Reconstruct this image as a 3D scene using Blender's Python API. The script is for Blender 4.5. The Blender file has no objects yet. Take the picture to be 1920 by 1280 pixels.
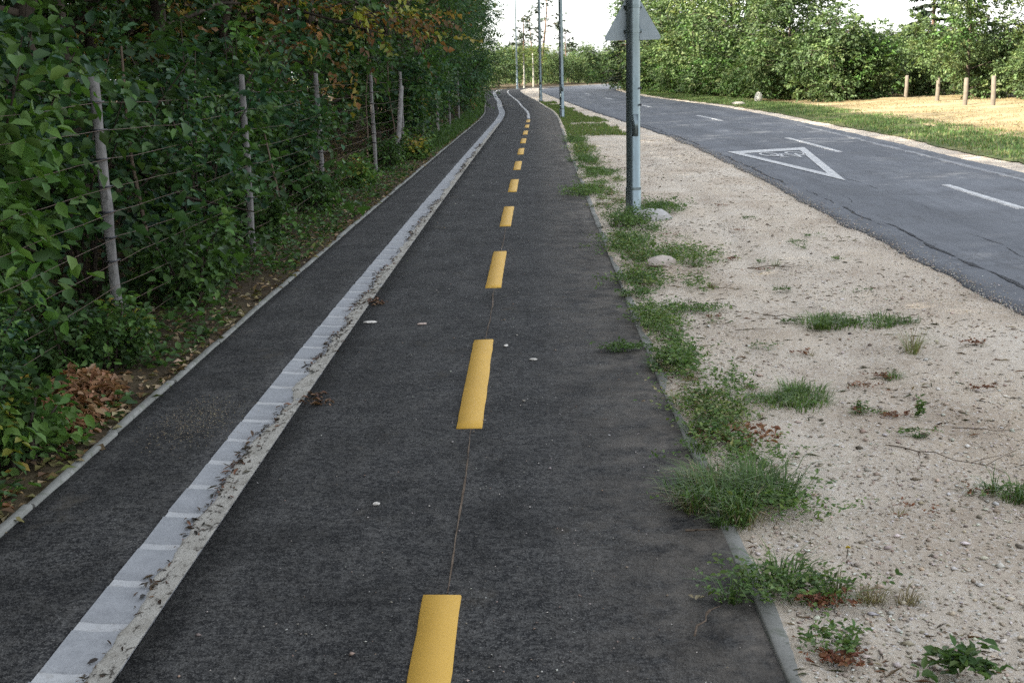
import bpy, math, random
import numpy as np
from mathutils import Matrix, Vector

S = bpy.context.scene
COL = S.collection

# ------------------------------------------------------------------ camera
cam_d = bpy.data.cameras.new('camera')
cam_d.sensor_fit = 'HORIZONTAL'
cam_d.sensor_width = 36.0
cam_d.lens = 2300.0 / 1920.0 * 36.0
cam_d.clip_start = 0.05
cam_d.clip_end = 3000.0
cam = bpy.data.objects.new('camera', cam_d)
COL.objects.link(cam)
cam.matrix_world = Matrix(((0.99964586, 0.02153602, 0.01563173, 0.0),
                           (0.01061219, 0.21606419, -0.97632149, 0.0),
                           (-0.02440354, 0.97614162, 0.21575913, 1.65),
                           (0, 0, 0, 1)))
S.camera = cam

# ------------------------------------------------------------------ sky, sun, exposure
SUN_EL = math.radians(31.0)
SUN_AZ = math.radians(-120.0)          # compass style: 0 = +Y, clockwise; -120 = left and behind the camera
w = bpy.data.worlds.new('World')
S.world = w
w.use_nodes = True
wn = w.node_tree
wn.nodes.clear()
sky = wn.nodes.new('ShaderNodeTexSky')
sky.sky_type = 'NISHITA'
sky.sun_disc = False
sky.sun_elevation = SUN_EL
sky.sun_rotation = SUN_AZ
sky.air_density = 1.0
sky.dust_density = 2.0
sky.ozone_density = 1.0
hsv = wn.nodes.new('ShaderNodeHueSaturation')
hsv.inputs['Saturation'].default_value = 0.5
bg = wn.nodes.new('ShaderNodeBackground')
bg.inputs['Strength'].default_value = 0.15
wo = wn.nodes.new('ShaderNodeOutputWorld')
haze = wn.nodes.new('ShaderNodeMix')          # thin even high cloud over the clear sky
haze.data_type = 'RGBA'
haze.inputs[0].default_value = 0.55
haze.inputs[7].default_value = (1.70, 1.75, 1.81, 1)
wn.links.new(sky.outputs[0], hsv.inputs['Color'])
wn.links.new(hsv.outputs[0], haze.inputs[6])
wn.links.new(haze.outputs[2], bg.inputs['Color'])
wn.links.new(bg.outputs[0], wo.inputs['Surface'])

sun_d = bpy.data.lights.new('sun', 'SUN')
sun_d.energy = 4.3
sun_d.angle = math.radians(0.6)
sun_d.color = (1.0, 0.93, 0.80)
sun = bpy.data.objects.new('sun', sun_d)
COL.objects.link(sun)
to_sun = Vector((math.sin(SUN_AZ) * math.cos(SUN_EL), math.cos(SUN_AZ) * math.cos(SUN_EL), math.sin(SUN_EL)))
sun.rotation_euler = to_sun.to_track_quat('Z', 'Y').to_euler()
sun.location = (-30, -20, 40)

S.view_settings.view_transform = 'Standard'
S.view_settings.look = 'None'
S.view_settings.exposure = 2.5
S.view_settings.gamma = 1.0
S.view_settings.use_curve_mapping = False
S.render.engine = 'CYCLES'
S.cycles.max_bounces = 6
S.cycles.diffuse_bounces = 3
S.cycles.glossy_bounces = 2
S.cycles.transmission_bounces = 3
S.cycles.use_denoising = False              # fine grain like a phone picture, and no smeared gravel
S.cycles.use_adaptive_sampling = False
S.cycles.sample_clamp_indirect = 4.0

# ------------------------------------------------------------------ helpers: scene graph
def tag(o, label=None, cat=None, group=None, kind=None):
    if label: o['label'] = label
    if cat: o['category'] = cat
    if group: o['group'] = group
    if kind: o['kind'] = kind
    return o

def empty(name, loc=(0, 0, 0), rz=0.0, label=None, cat=None, group=None, kind=None, scale=1.0):
    o = bpy.data.objects.new(name, None)
    COL.objects.link(o)
    o.location = loc
    o.rotation_euler = (0, 0, rz)
    o.scale = (scale,) * 3 if not hasattr(scale, '__len__') else scale
    o.empty_display_size = 0.1
    return tag(o, label, cat, group, kind)

def obj(name, me, parent=None, loc=(0, 0, 0), rz=0.0, label=None, cat=None, group=None, kind=None):
    o = bpy.data.objects.new(name, me)
    COL.objects.link(o)
    o.location = loc
    o.rotation_euler = (0, 0, rz)
    if parent is not None: o.parent = parent
    return tag(o, label, cat, group, kind)

# ------------------------------------------------------------------ helpers: meshes
def mesh(name, verts, faces, mat=None, tint=None, smooth=False):
    """verts Nx3; faces = one (M,k) array or a list of such arrays; tint = Nx3 colours of the thing itself."""
    verts = np.asarray(verts, dtype=np.float32)
    if not isinstance(faces, (list, tuple)): faces = [faces]
    faces = [np.asarray(f, dtype=np.int32) for f in faces if len(f)]
    loops = np.concatenate([f.ravel() for f in faces])
    totals = np.concatenate([np.full(len(f), f.shape[1], np.int32) for f in faces])
    starts = np.concatenate([[0], np.cumsum(totals)[:-1]]).astype(np.int32)
    me = bpy.data.meshes.new(name)
    me.vertices.add(len(verts)); me.vertices.foreach_set('co', verts.ravel())
    me.loops.add(len(loops)); me.loops.foreach_set('vertex_index', loops)
    me.polygons.add(len(totals)); me.polygons.foreach_set('loop_start', starts)
    try: me.polygons.foreach_set('loop_total', totals)
    except Exception: pass
    if smooth: me.polygons.foreach_set('use_smooth', np.ones(len(totals), bool))
    if tint is not None:
        a = me.attributes.new('tint', 'FLOAT_COLOR', 'POINT')
        c = np.ones((len(verts), 4), np.float32); c[:, :3] = tint
        a.data.foreach_set('color', c.ravel())
    me.update(calc_edges=True)
    me.validate()
    if mat is not None: me.materials.append(mat)
    return me

class MB:
    """collects shapes into one mesh"""
    def __init__(self): self.v = []; self.f3 = []; self.f4 = []; self.n = 0; self.t = []
    def add(self, v, f, tint=None):
        v = np.asarray(v, float); f = np.asarray(f, int)
        (self.f3 if f.shape[1] == 3 else self.f4).append(f + self.n)
        self.v.append(v); self.n += len(v)
        if tint is not None:
            self.t.append(np.broadcast_to(np.asarray(tint, float), (len(v), 3)))
    def box(self, c, s, rz=0.0, tint=None, jit=0.0, rs=None):
        x, y, z = np.array(s) / 2.0
        v = np.array([[-x,-y,-z],[x,-y,-z],[x,y,-z],[-x,y,-z],[-x,-y,z],[x,-y,z],[x,y,z],[-x,y,z]])
        if jit: v = v + rs.uniform(-jit, jit, v.shape)
        c0, s0 = math.cos(rz), math.sin(rz)
        v = np.c_[v[:,0]*c0 - v[:,1]*s0, v[:,0]*s0 + v[:,1]*c0, v[:,2]] + np.array(c)
        f = [[0,3,2,1],[4,5,6,7],[0,1,5,4],[1,2,6,5],[2,3,7,6],[3,0,4,7]]
        self.add(v, f, tint)
    def tube(self, pts, rad, sides=8, tint=None, cap=True):
        pts = np.asarray(pts, float); n = len(pts)
        rad = np.broadcast_to(np.asarray(rad, float), (n,))
        d = np.gradient(pts, axis=0); d /= np.linalg.norm(d, axis=1)[:, None] + 1e-9
        ref = np.array([0.0, 0.0, 1.0])
        if abs(d[0] @ ref) > 0.9: ref = np.array([1.0, 0, 0])
        u = np.cross(d, ref); u /= np.linalg.norm(u, axis=1)[:, None] + 1e-9
        wv = np.cross(d, u)
        a = np.linspace(0, 2*math.pi, sides, endpoint=False)
        ring = (u[:, None, :]*np.cos(a)[None, :, None] + wv[:, None, :]*np.sin(a)[None, :, None]) * rad[:, None, None] + pts[:, None, :]
        v = ring.reshape(-1, 3)
        i = np.arange(n-1)[:, None]*sides; j = np.arange(sides)[None, :]; k = (j+1) % sides
        f = np.stack([i+j, i+sides+j, i+sides+k, i+k], -1).reshape(-1, 4)
        self.add(v, f, tint)
        if cap:
            base = np.vstack([v, pts[:1], pts[-1:]])
            m = len(v)
            f1 = np.stack([np.arange(sides), (np.arange(sides)+1) % sides, np.full(sides, m)], -1)
            o = (n-1)*sides
            f2 = np.stack([o+(np.arange(sides)+1) % sides, o+np.arange(sides), np.full(sides, m+1)], -1)
            self.add(base, np.vstack([f1, f2]), tint)
    def build(self, name, mat, smooth=False):
        v = np.vstack(self.v)
        fs = []
        if self.f3: fs.append(np.vstack(self.f3))
        if self.f4: fs.append(np.vstack(self.f4))
        t = np.vstack(self.t) if self.t else None
        return mesh(name, v, fs, mat, t, smooth)

def hash2(ix, iy, seed):
    n = (ix.astype(np.int64)*374761393 + iy.astype(np.int64)*668265263 + seed*974711) & 0xffffffff
    n = ((n ^ (n >> 13)) * 1274126177) & 0xffffffff
    n = n ^ (n >> 16)
    return (n & 0xffff) / 65535.0

def vnoise(x, y, seed=0):
    x = np.asarray(x, float); y = np.asarray(y, float)
    ix = np.floor(x); iy = np.floor(y); fx = x-ix; fy = y-iy
    fx = fx*fx*(3-2*fx); fy = fy*fy*(3-2*fy)
    a = hash2(ix, iy, seed); b = hash2(ix+1, iy, seed); c = hash2(ix, iy+1, seed); d = hash2(ix+1, iy+1, seed)
    return (a*(1-fx)+b*fx)*(1-fy) + (c*(1-fx)+d*fx)*fy

def fbm(x, y, seed=0, oct=4):
    s = 0; a = 0.5; t = 0
    for i in range(oct):
        s = s + a*vnoise(x*2**i, y*2**i, seed+i*17); t += a; a *= 0.5
    return s/t

def grid(xs, ys):
    """xs (ny,nx) lateral positions for each y; returns x, y flattened and quads"""
    ny, nx = xs.shape
    Y = np.repeat(ys[:, None], nx, 1)
    i = np.arange(ny-1)[:, None]*nx; j = np.arange(nx-1)[None, :]
    f = np.stack([i+j, i+j+1, i+nx+j+1, i+nx+j], -1).reshape(-1, 4)
    return xs.ravel(), Y.ravel(), f

def curve(tab):
    t = np.array(tab, float)
    xx = np.linspace(t[0, 0], t[-1, 0], 900)
    yy = np.interp(xx, t[:, 0], t[:, 1])
    k = np.hanning(45); k /= k.sum()
    pad = np.r_[np.full(22, 1)*0 + yy[0] - (yy[1]-yy[0])*np.arange(22, 0, -1), yy, yy[-1] + (yy[-1]-yy[-2])*np.arange(1, 23)]
    ys = np.convolve(pad, k, 'valid')
    return lambda q: np.interp(q, xx, ys)

# plan of the place, metres: y runs along the path, x across it
shift = curve([(-20, -0.03), (8, 0), (15, .06), (22, .13), (29, .21), (36, .30), (43, .38), (50, .36), (57, .12), (68, -.15), (80, -.62), (90, -.95),
               (98, -1.15), (106, -1.1), (112, -.2), (120, 3.0), (130, 8.5), (150, 20.5)])
near = curve([(-20, 2.9), (0, 3.15), (8, 3.22), (15, 3.32), (22, 3.48), (29, 3.42), (36, 3.2), (43, 2.85), (52, 2.45), (62, 2.15), (76, 1.65), (90, 1.2), (100, 1.05),
              (108, 1.2), (114, 2.8), (122, 5.2), (131, 9.0), (150, 19)])
far = curve([(-20, 6.6), (0, 6.85), (8, 7.0), (18, 7.25), (28, 7.65), (36, 7.85), (44, 7.95), (52, 7.85), (60, 7.35), (70, 6.75), (84, 6.6), (96, 6.8), (106, 8.2),
             (114, 11.0), (124, 16.5), (134, 23), (150, 34)])

# ------------------------------------------------------------------ helpers: materials
class N:
    def __init__(self, name):
        self.m = bpy.data.materials.new(name); self.m.use_nodes = True
        self.t = self.m.node_tree; self.t.nodes.clear()
        self.out = self.t.nodes.new('ShaderNodeOutputMaterial')
        self.co = self.t.nodes.new('ShaderNodeTexCoord').outputs['Object']
    def n(self, ty, **kw):
        nd = self.t.nodes.new(ty)
        for k, v in kw.items():
            if hasattr(nd, k): setattr(nd, k, v)
            else: nd.inputs[k.replace('_', ' ')].default_value = v
        return nd
    def l(self, a, b): self.t.links.new(a, b)
    def noise(self, scale, detail=4, rough=0.55, vec=None, sc=None, dist=0.0):
        nd = self.n('ShaderNodeTexNoise')
        nd.inputs['Scale'].default_value = scale; nd.inputs['Detail'].default_value = detail
        nd.inputs['Roughness'].default_value = rough; nd.inputs['Distortion'].default_value = dist
        v = vec or self.co
        if sc:
            mp = self.n('ShaderNodeMapping'); mp.inputs['Scale'].default_value = sc
            self.l(v, mp.inputs[0]); v = mp.outputs[0]
        self.l(v, nd.inputs['Vector'])
        return nd.outputs[0]
    def ramp(self, fac, stops):
        r = self.n('ShaderNodeValToRGB'); e = r.color_ramp.elements
        while len(e) < len(stops): e.new(0.5)
        for el, (p, c) in zip(e, stops):
            el.position = p
            el.color = (c, c, c, 1) if not hasattr(c, '__len__') else (*c, 1)
        self.l(fac, r.inputs[0]); return r.outputs[0]
    def mix(self, fac, a, b, blend='MIX'):
        m = self.n('ShaderNodeMix'); m.data_type = 'RGBA'; m.blend_type = blend
        for s, v in ((m.inputs[0], fac), (m.inputs[6], a), (m.inputs[7], b)):
            if hasattr(v, 'links') or isinstance(v, bpy.types.NodeSocket): self.l(v, s)
            elif hasattr(v, '__len__'): s.default_value = (*v, 1)
            else: s.default_value = v
        return m.outputs[2]
    def math(self, op, a, b=0.0, clamp=False):
        m = self.n('ShaderNodeMath'); m.operation = op; m.use_clamp = clamp
        for s, v in ((m.inputs[0], a), (m.inputs[1], b)):
            if isinstance(v, bpy.types.NodeSocket): self.l(v, s)
            else: s.default_value = v
        return m.outputs[0]
    def sep(self):
        s = self.n('ShaderNodeSeparateXYZ'); self.l(self.co, s.inputs[0]); return s.outputs
    def bump(self, h, strength=0.5, dist=0.01):
        b = self.n('ShaderNodeBump'); b.inputs['Strength'].default_value = strength; b.inputs['Distance'].default_value = dist
        self.l(h, b.inputs['Height']); return b.outputs[0]
    def pbr(self, col, rough=0.9, normal=None, metallic=0.0, spec=0.3, sheen=0):
        p = self.n('ShaderNodeBsdfPrincipled')
        for nm, v in (('Base Color', col), ('Roughness', rough), ('Metallic', metallic)):
            s = p.inputs[nm]
            if isinstance(v, bpy.types.NodeSocket): self.l(v, s)
            elif hasattr(v, '__len__'): s.default_value = (*v, 1)
            else: s.default_value = v
        p.inputs['Specular IOR Level'].default_value = spec
        if normal is not None: self.l(normal, p.inputs['Normal'])
        return p.outputs[0]
    def done(self, sh): self.l(sh, self.out.inputs['Surface']); return self.m

def mat_leaf(name, trans=0.3, rough=0.55, spec=0.22):
    k = N(name)
    a = k.n('ShaderNodeAttribute'); a.attribute_name = 'tint'
    nz = k.noise(3.0, 2)
    col = k.mix(0.35, a.outputs['Color'], k.ramp(nz, [(0.3, 0.35), (0.7, 1.0)]), 'MULTIPLY')
    p = k.pbr(col, rough, spec=spec)
    t = k.n('ShaderNodeBsdfTranslucent')
    k.l(k.mix(1.0, col, (1.0, 1.15, 0.55), 'MULTIPLY'), t.inputs[0])
    m = k.n('ShaderNodeMixShader'); m.inputs[0].default_value = trans
    k.l(p, m.inputs[1]); k.l(t.outputs[0], m.inputs[2])
    return k.done(m.outputs[0])

def mat_tint(name, rough=0.9, spec=0.2, nscale=40, bump=0.3):
    k = N(name)
    a = k.n('ShaderNodeAttribute'); a.attribute_name = 'tint'
    nz = k.noise(nscale, 4)
    col = k.mix(0.5, a.outputs['Color'], k.ramp(nz, [(0.25, 0.5), (0.75, 1.0)]), 'MULTIPLY')
    return k.done(k.pbr(col, rough, k.bump(nz, bump, 0.004), spec=spec))

M = {}
M['leaf'] = mat_leaf('leaf')
M['dry_leaf'] = mat_leaf('dry_leaf', 0.15, 0.7, 0.2)
M['stone'] = mat_tint('stone')

# bicycle path asphalt
k = N('path_asphalt'); sx = k.sep()
g1 = k.noise(150, 2, .6); g2 = k.noise(62, 2, .6); g3 = k.noise(24, 3, .6); g4 = k.noise(7, 5, .7); big = k.noise(1.3, 6, 0.65, sc=(1.0, .55, 1)); str_ = k.noise(5, 8, .78)
c = k.mix(k.ramp(big, [(0.36, 0.0), (0.64, 1.0)]), (0.0125, 0.0127, 0.0136), (0.027, 0.0265, 0.026))
c = k.mix(k.ramp(g4, [(0.47, 0.0), (0.60, 0.75)]), c, (0.042, 0.040, 0.037))
c = k.mix(k.ramp(k.noise(11, 6, .75, sc=(.7, 1.3, 1)), [(0.52, 0.0), (0.66, 0.8)]), c, (0.056, 0.053, 0.049))
c = k.mix(k.ramp(k.noise(4, 6, .7), [(0.36, 0.75), (0.47, 0.0)]), c, (0.0095, 0.0096, 0.0102))
c = k.mix(k.ramp(g3, [(0.50, 0.0), (0.60, 0.55)]), c, (0.050, 0.049, 0.047))
c = k.mix(k.ramp(g3, [(0.38, 0.8), (0.48, 0.0)]), c, (0.009, 0.009, 0.0095))
c = k.mix(k.ramp(g2, [(0.54, 0.0), (0.63, 0.7)]), c, (0.066, 0.064, 0.061))
c = k.mix(k.ramp(g2, [(0.36, 0.9), (0.45, 0.0)]), c, (0.0065, 0.0065, 0.007))
c = k.mix(k.ramp(g1, [(0.58, 0.0), (0.68, 0.8)]), c, (0.11, 0.106, 0.10))
c = k.mix(k.ramp(g1, [(0.30, 0.8), (0.40, 0.0)]), c, (0.007, 0.007, 0.007))
dust = k.math('MULTIPLY', k.ramp(k.math('MULTIPLY', sx[0], 0.5), [(0.0, 0.0), (0.06, 0.12), (0.36, 1.0)]), k.ramp(str_, [(0.38, 0.0), (0.60, 1.0)]))
c = k.mix(dust, c, (0.100, 0.088, 0.074))
c = k.mix(1.0, c, k.ramp(k.noise(2.6, 9, .72, sc=(1, .75, 1)), [(0.36, 0.50), (0.50, 0.80), (0.64, 1.0)]), 'MULTIPLY')
c = k.mix(1.0, c, (1.62, 1.62, 1.60), 'MULTIPLY')
st = k.ramp(k.noise(2.3, 5, .65, sc=(1, .8, 1)), [(0.62, 0.0), (0.76, 0.6)])
c = k.mix(st, c, (0.076, 0.064, 0.047))
hgt = k.math('ADD', g1, k.math('MULTIPLY', g2, 1.2))
M['path'] = k.done(k.pbr(c, k.ramp(g2, [(0.3, 0.78), (0.7, 0.98)]), k.bump(hgt, 0.9, 0.008), spec=0.14))

# old road asphalt
k = N('road_asphalt')
fine = k.noise(70, 5, 0.8); lng = k.noise(1.0, 7, .7, sc=(1.7, .10, 1)); pat = k.noise(.8, 7, .72)
c = k.mix(k.ramp(lng, [(0.32, 0.0), (0.68, 1.0)]), (0.044, 0.048, 0.056), (0.112, 0.118, 0.130))
c = k.mix(k.ramp(pat, [(0.46, 0.0), (0.62, 0.75)]), c, (0.054, 0.057, 0.064))
c = k.mix(k.ramp(fine, [(0.55, 0.0), (0.8, 0.5)]), c, (0.17, 0.17, 0.172))
crk = k.ramp(k.noise(2.0, 6, .72, sc=(1.0, .35, 1), dist=.6), [(0.478, 0.0), (0.5, 0.75), (0.522, 0.0)])
c = k.mix(k.math('MULTIPLY', crk, k.ramp(k.noise(.7, 3), [(0.42, 0.0), (0.58, 1.0)])), c, (0.03, 0.03, 0.032))
M['road'] = k.done(k.pbr(c, 0.78, k.bump(fine, 0.4, 0.006), spec=0.3))

# sandy gravel verge
k = N('sandy_gravel'); sx = k.sep()
grain = k.noise(210, 3, .75); peb = k.noise(48, 5, .7); pt = k.noise(1.1, 6, .62, sc=(1, .6, 1)); pt2 = k.noise(6.5, 7, .75)
c = k.mix(k.ramp(pt, [(0.32, 0.0), (0.66, 1.0)]), (0.50, 0.41, 0.305), (0.585, 0.515, 0.42))
c = k.mix(k.ramp(pt2, [(0.56, 0.0), (0.74, 0.7)]), c, (0.315, 0.240, 0.180))
c = k.mix(k.ramp(k.noise(.8, 7, .68, sc=(1, .7, 1)), [(0.48, 0.0), (0.64, 0.8)]), c, (0.36, 0.285, 0.21))
c = k.mix(k.ramp(peb, [(0.54, 0.0), (0.64, 0.75)]), c, (0.64, 0.61, 0.565))
c = k.mix(k.ramp(peb, [(0.32, 0.85), (0.44, 0.0)]), c, (0.20, 0.16, 0.12))
c = k.mix(k.ramp(grain, [(0.33, 0.55), (0.47, 0.0)]), c, (0.16, 0.13, 0.10))
M['sand'] = k.done(k.pbr(c, 0.95, k.bump(k.math('ADD', k.math('MULTIPLY', peb, 1.6), grain), 0.8, 0.012), spec=0.15))

# forest floor soil
k = N('forest_soil')
a_ = k.noise(1.3, 5); b_ = k.noise(28, 4, .7)
c = k.mix(k.ramp(a_, [(0.35, 0.0), (0.65, 1.0)]), (0.040, 0.028, 0.018), (0.075, 0.060, 0.034))
c = k.mix(k.ramp(b_, [(0.5, 0.0), (0.72, 0.7)]), c, (0.13, 0.095, 0.058))
M['soil'] = k.done(k.pbr(c, 0.95, k.bump(b_, 0.9, 0.03), spec=0.1))

# far side: sandy strip, grass, dry mown field
k = N('dry_field'); sx = k.sep()
a_ = k.noise(.5, 5, .6, sc=(.6, 1, 1)); b_ = k.noise(14, 4, .7); wv = k.noise(.35, 4)
c = k.mix(k.ramp(a_, [(0.35, 0.0), (0.65, 1.0)]), (0.185, 0.140, 0.074), (0.295, 0.240, 0.145))
c = k.mix(k.ramp(b_, [(0.5, 0.0), (0.72, 0.6)]), c, (0.12, 0.10, 0.046))
M['field'] = k.done(k.pbr(c, 0.95, k.bump(b_, 0.8, 0.04), spec=0.1))
k = N('grassy_ground')
a_ = k.noise(.8, 5); b_ = k.noise(20, 4, .7)
c = k.mix(k.ramp(a_, [(0.35, 0.0), (0.62, 1.0)]), (0.060, 0.085, 0.028), (0.13, 0.13, 0.055))
c = k.mix(k.ramp(b_, [(0.5, 0.0), (0.75, 0.7)]), c, (0.17, 0.145, 0.075))
M['grassland'] = k.done(k.pbr(c, 0.95, k.bump(b_, 0.8, 0.03), spec=0.1))

# concrete kinds
def concrete(name, c0, c1, dirt=(0.10, 0.095, 0.08), dirt_amt=0.6, sc=1.0):
    k = N(name)
    a_ = k.noise(3.0*sc, 5, .6); b_ = k.noise(60*sc, 4, .7); d_ = k.noise(9*sc, 6, .7)
    c = k.mix(k.ramp(a_, [(0.3, 0.0), (0.7, 1.0)]), c0, c1)
    c = k.mix(k.ramp(b_, [(0.3, 0.45), (0.5, 0.0)]), c, tuple(x*.55 for x in c0))
    c = k.mix(k.ramp(d_, [(0.52, 0.0), (0.72, dirt_amt)]), c, dirt)
    return k.done(k.pbr(c, 0.9, k.bump(b_, 0.4, 0.004), spec=0.2))
M['kerb'] = concrete('kerb_concrete', (0.13, 0.13, 0.115), (0.24, 0.236, 0.215), (0.055, 0.068, 0.035), .95)
M['post'] = concrete('post_concrete', (0.12, 0.112, 0.105), (0.235, 0.222, 0.21), (0.045, 0.044, 0.038), .85, 3.0)
M['old_post'] = concrete('weathered_wood', (0.10, 0.084, 0.064), (0.155, 0.132, 0.105), (0.17, 0.13, 0.09), .6, 2.0)
M['mortar'] = concrete('mortar', (0.345, 0.347, 0.347), (0.42, 0.42, 0.415), (0.16, 0.14, 0.11), .5, 1.5)

# channel block: grey concrete, silt stain along its right third with a ragged border
k = N('channel_block'); sx = k.sep()
geo = k.n('ShaderNodeNewGeometry')
oi = k.n('ShaderNodeObjectInfo')
nw = k.noise(14, 5, .7, vec=geo.outputs['Position']); fw = k.noise(90, 4, .7, vec=geo.outputs['Position']); sw = k.noise(42, 5, .75, vec=geo.outputs['Position'])
c = k.mix(k.ramp(nw, [(0.3, 0.0), (0.7, 1.0)]), (0.235, 0.240, 0.248), (0.335, 0.340, 0.345))
c = k.mix(k.math('MULTIPLY', oi.outputs['Random'], 0.45), c, (0.215, 0.223, 0.235))
c = k.mix(k.ramp(fw, [(0.3, 0.4), (0.5, 0.0)]), c, (0.15, 0.15, 0.155))
M['channel'] = k.done(k.pbr(c, 0.85, k.bump(fw, 0.35, 0.004), spec=0.25))

k = N('channel_silt')
a_ = k.noise(9, 6, .7); b_ = k.noise(75, 4, .75); d_ = k.noise(26, 6, .75, sc=(1, .6, 1))
c = k.mix(k.ramp(a_, [(0.35, 0.0), (0.65, 1.0)]), (0.30, 0.28, 0.24), (0.42, 0.40, 0.355))
c = k.mix(k.ramp(b_, [(0.30, 0.7), (0.41, 0.0)]), c, (0.13, 0.11, 0.085))
c = k.mix(k.ramp(d_, [(0.55, 0.0), (0.61, 0.9)]), c, (0.050, 0.042, 0.034))
M['silt'] = k.done(k.pbr(c, 0.95, k.bump(b_, 0.9, 0.008), spec=0.1))
def paint(name, col, worn, base, sc=30, fac=0.5):
    k = N(name)
    a_ = k.noise(sc, 5, .7); b_ = k.noise(130, 3, .75); d_ = k.noise(5, 4)
    c = k.mix(k.ramp(d_, [(0.3, 0.0), (0.7, 0.25)]), col, tuple(x*.72 for x in col))
    c = k.mix(k.ramp(a_, [(worn, 0.0), (worn+.12, fac)]), c, base)
    c = k.mix(k.ramp(b_, [(0.57, 0.0), (0.68, 0.45)]), c, tuple(x*.45 for x in col))
    return k.done(k.pbr(c, 0.7, k.bump(b_, 0.3, 0.003), spec=0.3))
M['yellow'] = paint('yellow_paint', (0.50, 0.295, 0.045), 0.66, (0.25, 0.16, 0.05))
M['white_line'] = paint('white_paint', (0.44, 0.44, 0.43), 0.47, (0.16, 0.16, 0.165), 12, .7)
M['old_white'] = paint('faded_white_paint', (0.40, 0.395, 0.385), 0.47, (0.15, 0.15, 0.15), 9, .75)

M['faint'] = paint('worn_off_paint', (0.24, 0.245, 0.25), 0.36, (0.13, 0.132, 0.138), 5, .9)
k = N('crumbled_crack'); b_ = k.noise(60, 4, .8)
M['crack'] = k.done(k.pbr(k.mix(k.ramp(b_, [(0.4, 0.0), (0.6, 1.0)]), (0.026, 0.027, 0.029), (0.075, 0.076, 0.080)), .95, k.bump(b_, .9, .01), spec=.1))
# metals, wood, bits
k = N('galvanised_steel'); z_ = k.noise(3, 4, .6, sc=(1, 1, .35)); f_ = k.noise(45, 4, .65)
c = k.mix(k.ramp(z_, [(0.35, 0.0), (0.65, 1.0)]), (0.14, 0.175, 0.185), (0.205, 0.245, 0.26))
c = k.mix(k.ramp(f_, [(0.58, 0.0), (0.72, .55)]), c, (0.24, 0.25, 0.25))
M['galv'] = k.done(k.pbr(c, k.ramp(f_, [(0.3, 0.26), (0.7, 0.42)]), k.bump(f_, .10, .002), metallic=0.80, spec=0.4))
k = N('sign_back_grey'); z_ = k.noise(8, 4)
M['sign_back'] = k.done(k.pbr(k.mix(k.ramp(z_, [(0.3, 0.0), (0.7, 1.0)]), (0.26, 0.30, 0.315), (0.33, 0.37, 0.385)), 0.5, metallic=0.3, spec=0.4))
k = N('sign_white'); M['sign_white'] = k.done(k.pbr((0.75, 0.75, 0.73), 0.4))
k = N('sign_red'); M['sign_red'] = k.done(k.pbr((0.5, 0.03, 0.03), 0.4))
k = N('dark_steel'); M['dark_steel'] = k.done(k.pbr((0.05, 0.05, 0.055), 0.5, metallic=.6))
k = N('rusty_wire'); f_ = k.noise(30, 3)
M['wire'] = k.done(k.pbr(k.mix(k.ramp(f_, [(0.35, 0.0), (0.65, 1.0)]), (0.10, 0.062, 0.045), (0.17, 0.13, 0.105)), 0.8, metallic=.1))
def bark(name, c0, c1):
    k = N(name); z_ = k.noise(9, 6, .7, sc=(1, 1, .22)); f_ = k.noise(40, 4)
    c = k.mix(k.ramp(z_, [(0.38, 0.0), (0.62, 1.0)]), c0, c1)
    return k.done(k.pbr(c, 0.92, k.bump(z_, .9, .03), spec=.1))
M['bark'] = bark('dark_bark', (0.030, 0.024, 0.019), (0.085, 0.068, 0.052))
M['pale_bark'] = bark('pale_bark', (0.20, 0.19, 0.15), (0.36, 0.35, 0.30))
M['pine_bark'] = bark('pine_bark', (0.07, 0.05, 0.04), (0.15, 0.10, 0.07))
M['twig'] = bark('dry_twig', (0.075, 0.055, 0.04), (0.15, 0.115, 0.085))
M['clod'] = mat_tint('clod', .95, .1, 60, .8)

# ================================================================== SETTING
rs = np.random.RandomState(7)

# ground out to the horizon
n = 41
q = np.linspace(-1, 1, n); q = np.sign(q)*np.abs(q)**2.2*900
xx = np.repeat(q[None, :], n, 0)
X, Y, F = grid(xx, q)
obj('ground', mesh('ground', np.c_[X, Y, np.full(len(X), -0.16)], F, M['grassland']), kind='structure')

# spacing of cross-sections: dense close to the viewer, coarse far off
def ysteps(y0, y1, d0, g):
    ys = [y0]
    while ys[-1] < y1:
        ys.append(ys[-1] + max(d0, g*max(ys[-1], 0)))
    return np.array(ys)

# forest floor left of the path
ys = ysteps(-18, 150, 0.10, 0.012)
u = np.r_[np.linspace(0, 1.6, 34), np.linspace(1.75, 16, 40), np.linspace(18, 60, 12)]
xs = (shift(ys)[:, None] - 2.035) - u[None, :]
X, Y, F = grid(xs, ys); U = np.tile(u, len(ys))
Z = 0.055*(fbm(X*1.7, Y*1.7, 3) - 0.42)*np.clip(U/0.25, 0, 1) + 0.03*np.clip(U/2, 0, 1) - 0.012
Z += 0.22*(fbm(X*.35, Y*.35, 9) - .45)*np.clip((U-1)/3, 0, 1)
floor_ = obj('forest_floor', mesh('forest_floor', np.c_[X, Y, Z], F[:, ::-1], M['soil'], smooth=True), kind='structure')
def floor_z(x, y):
    U = (shift(y) - 2.035) - x
    z = 0.055*(fbm(x*1.7, y*1.7, 3) - 0.42)*np.clip(U/0.25, 0, 1) + 0.03*np.clip(U/2, 0, 1) - 0.012
    return z + 0.22*(fbm(x*.35, y*.35, 9) - .45)*np.clip((U-1)/3, 0, 1)

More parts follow.
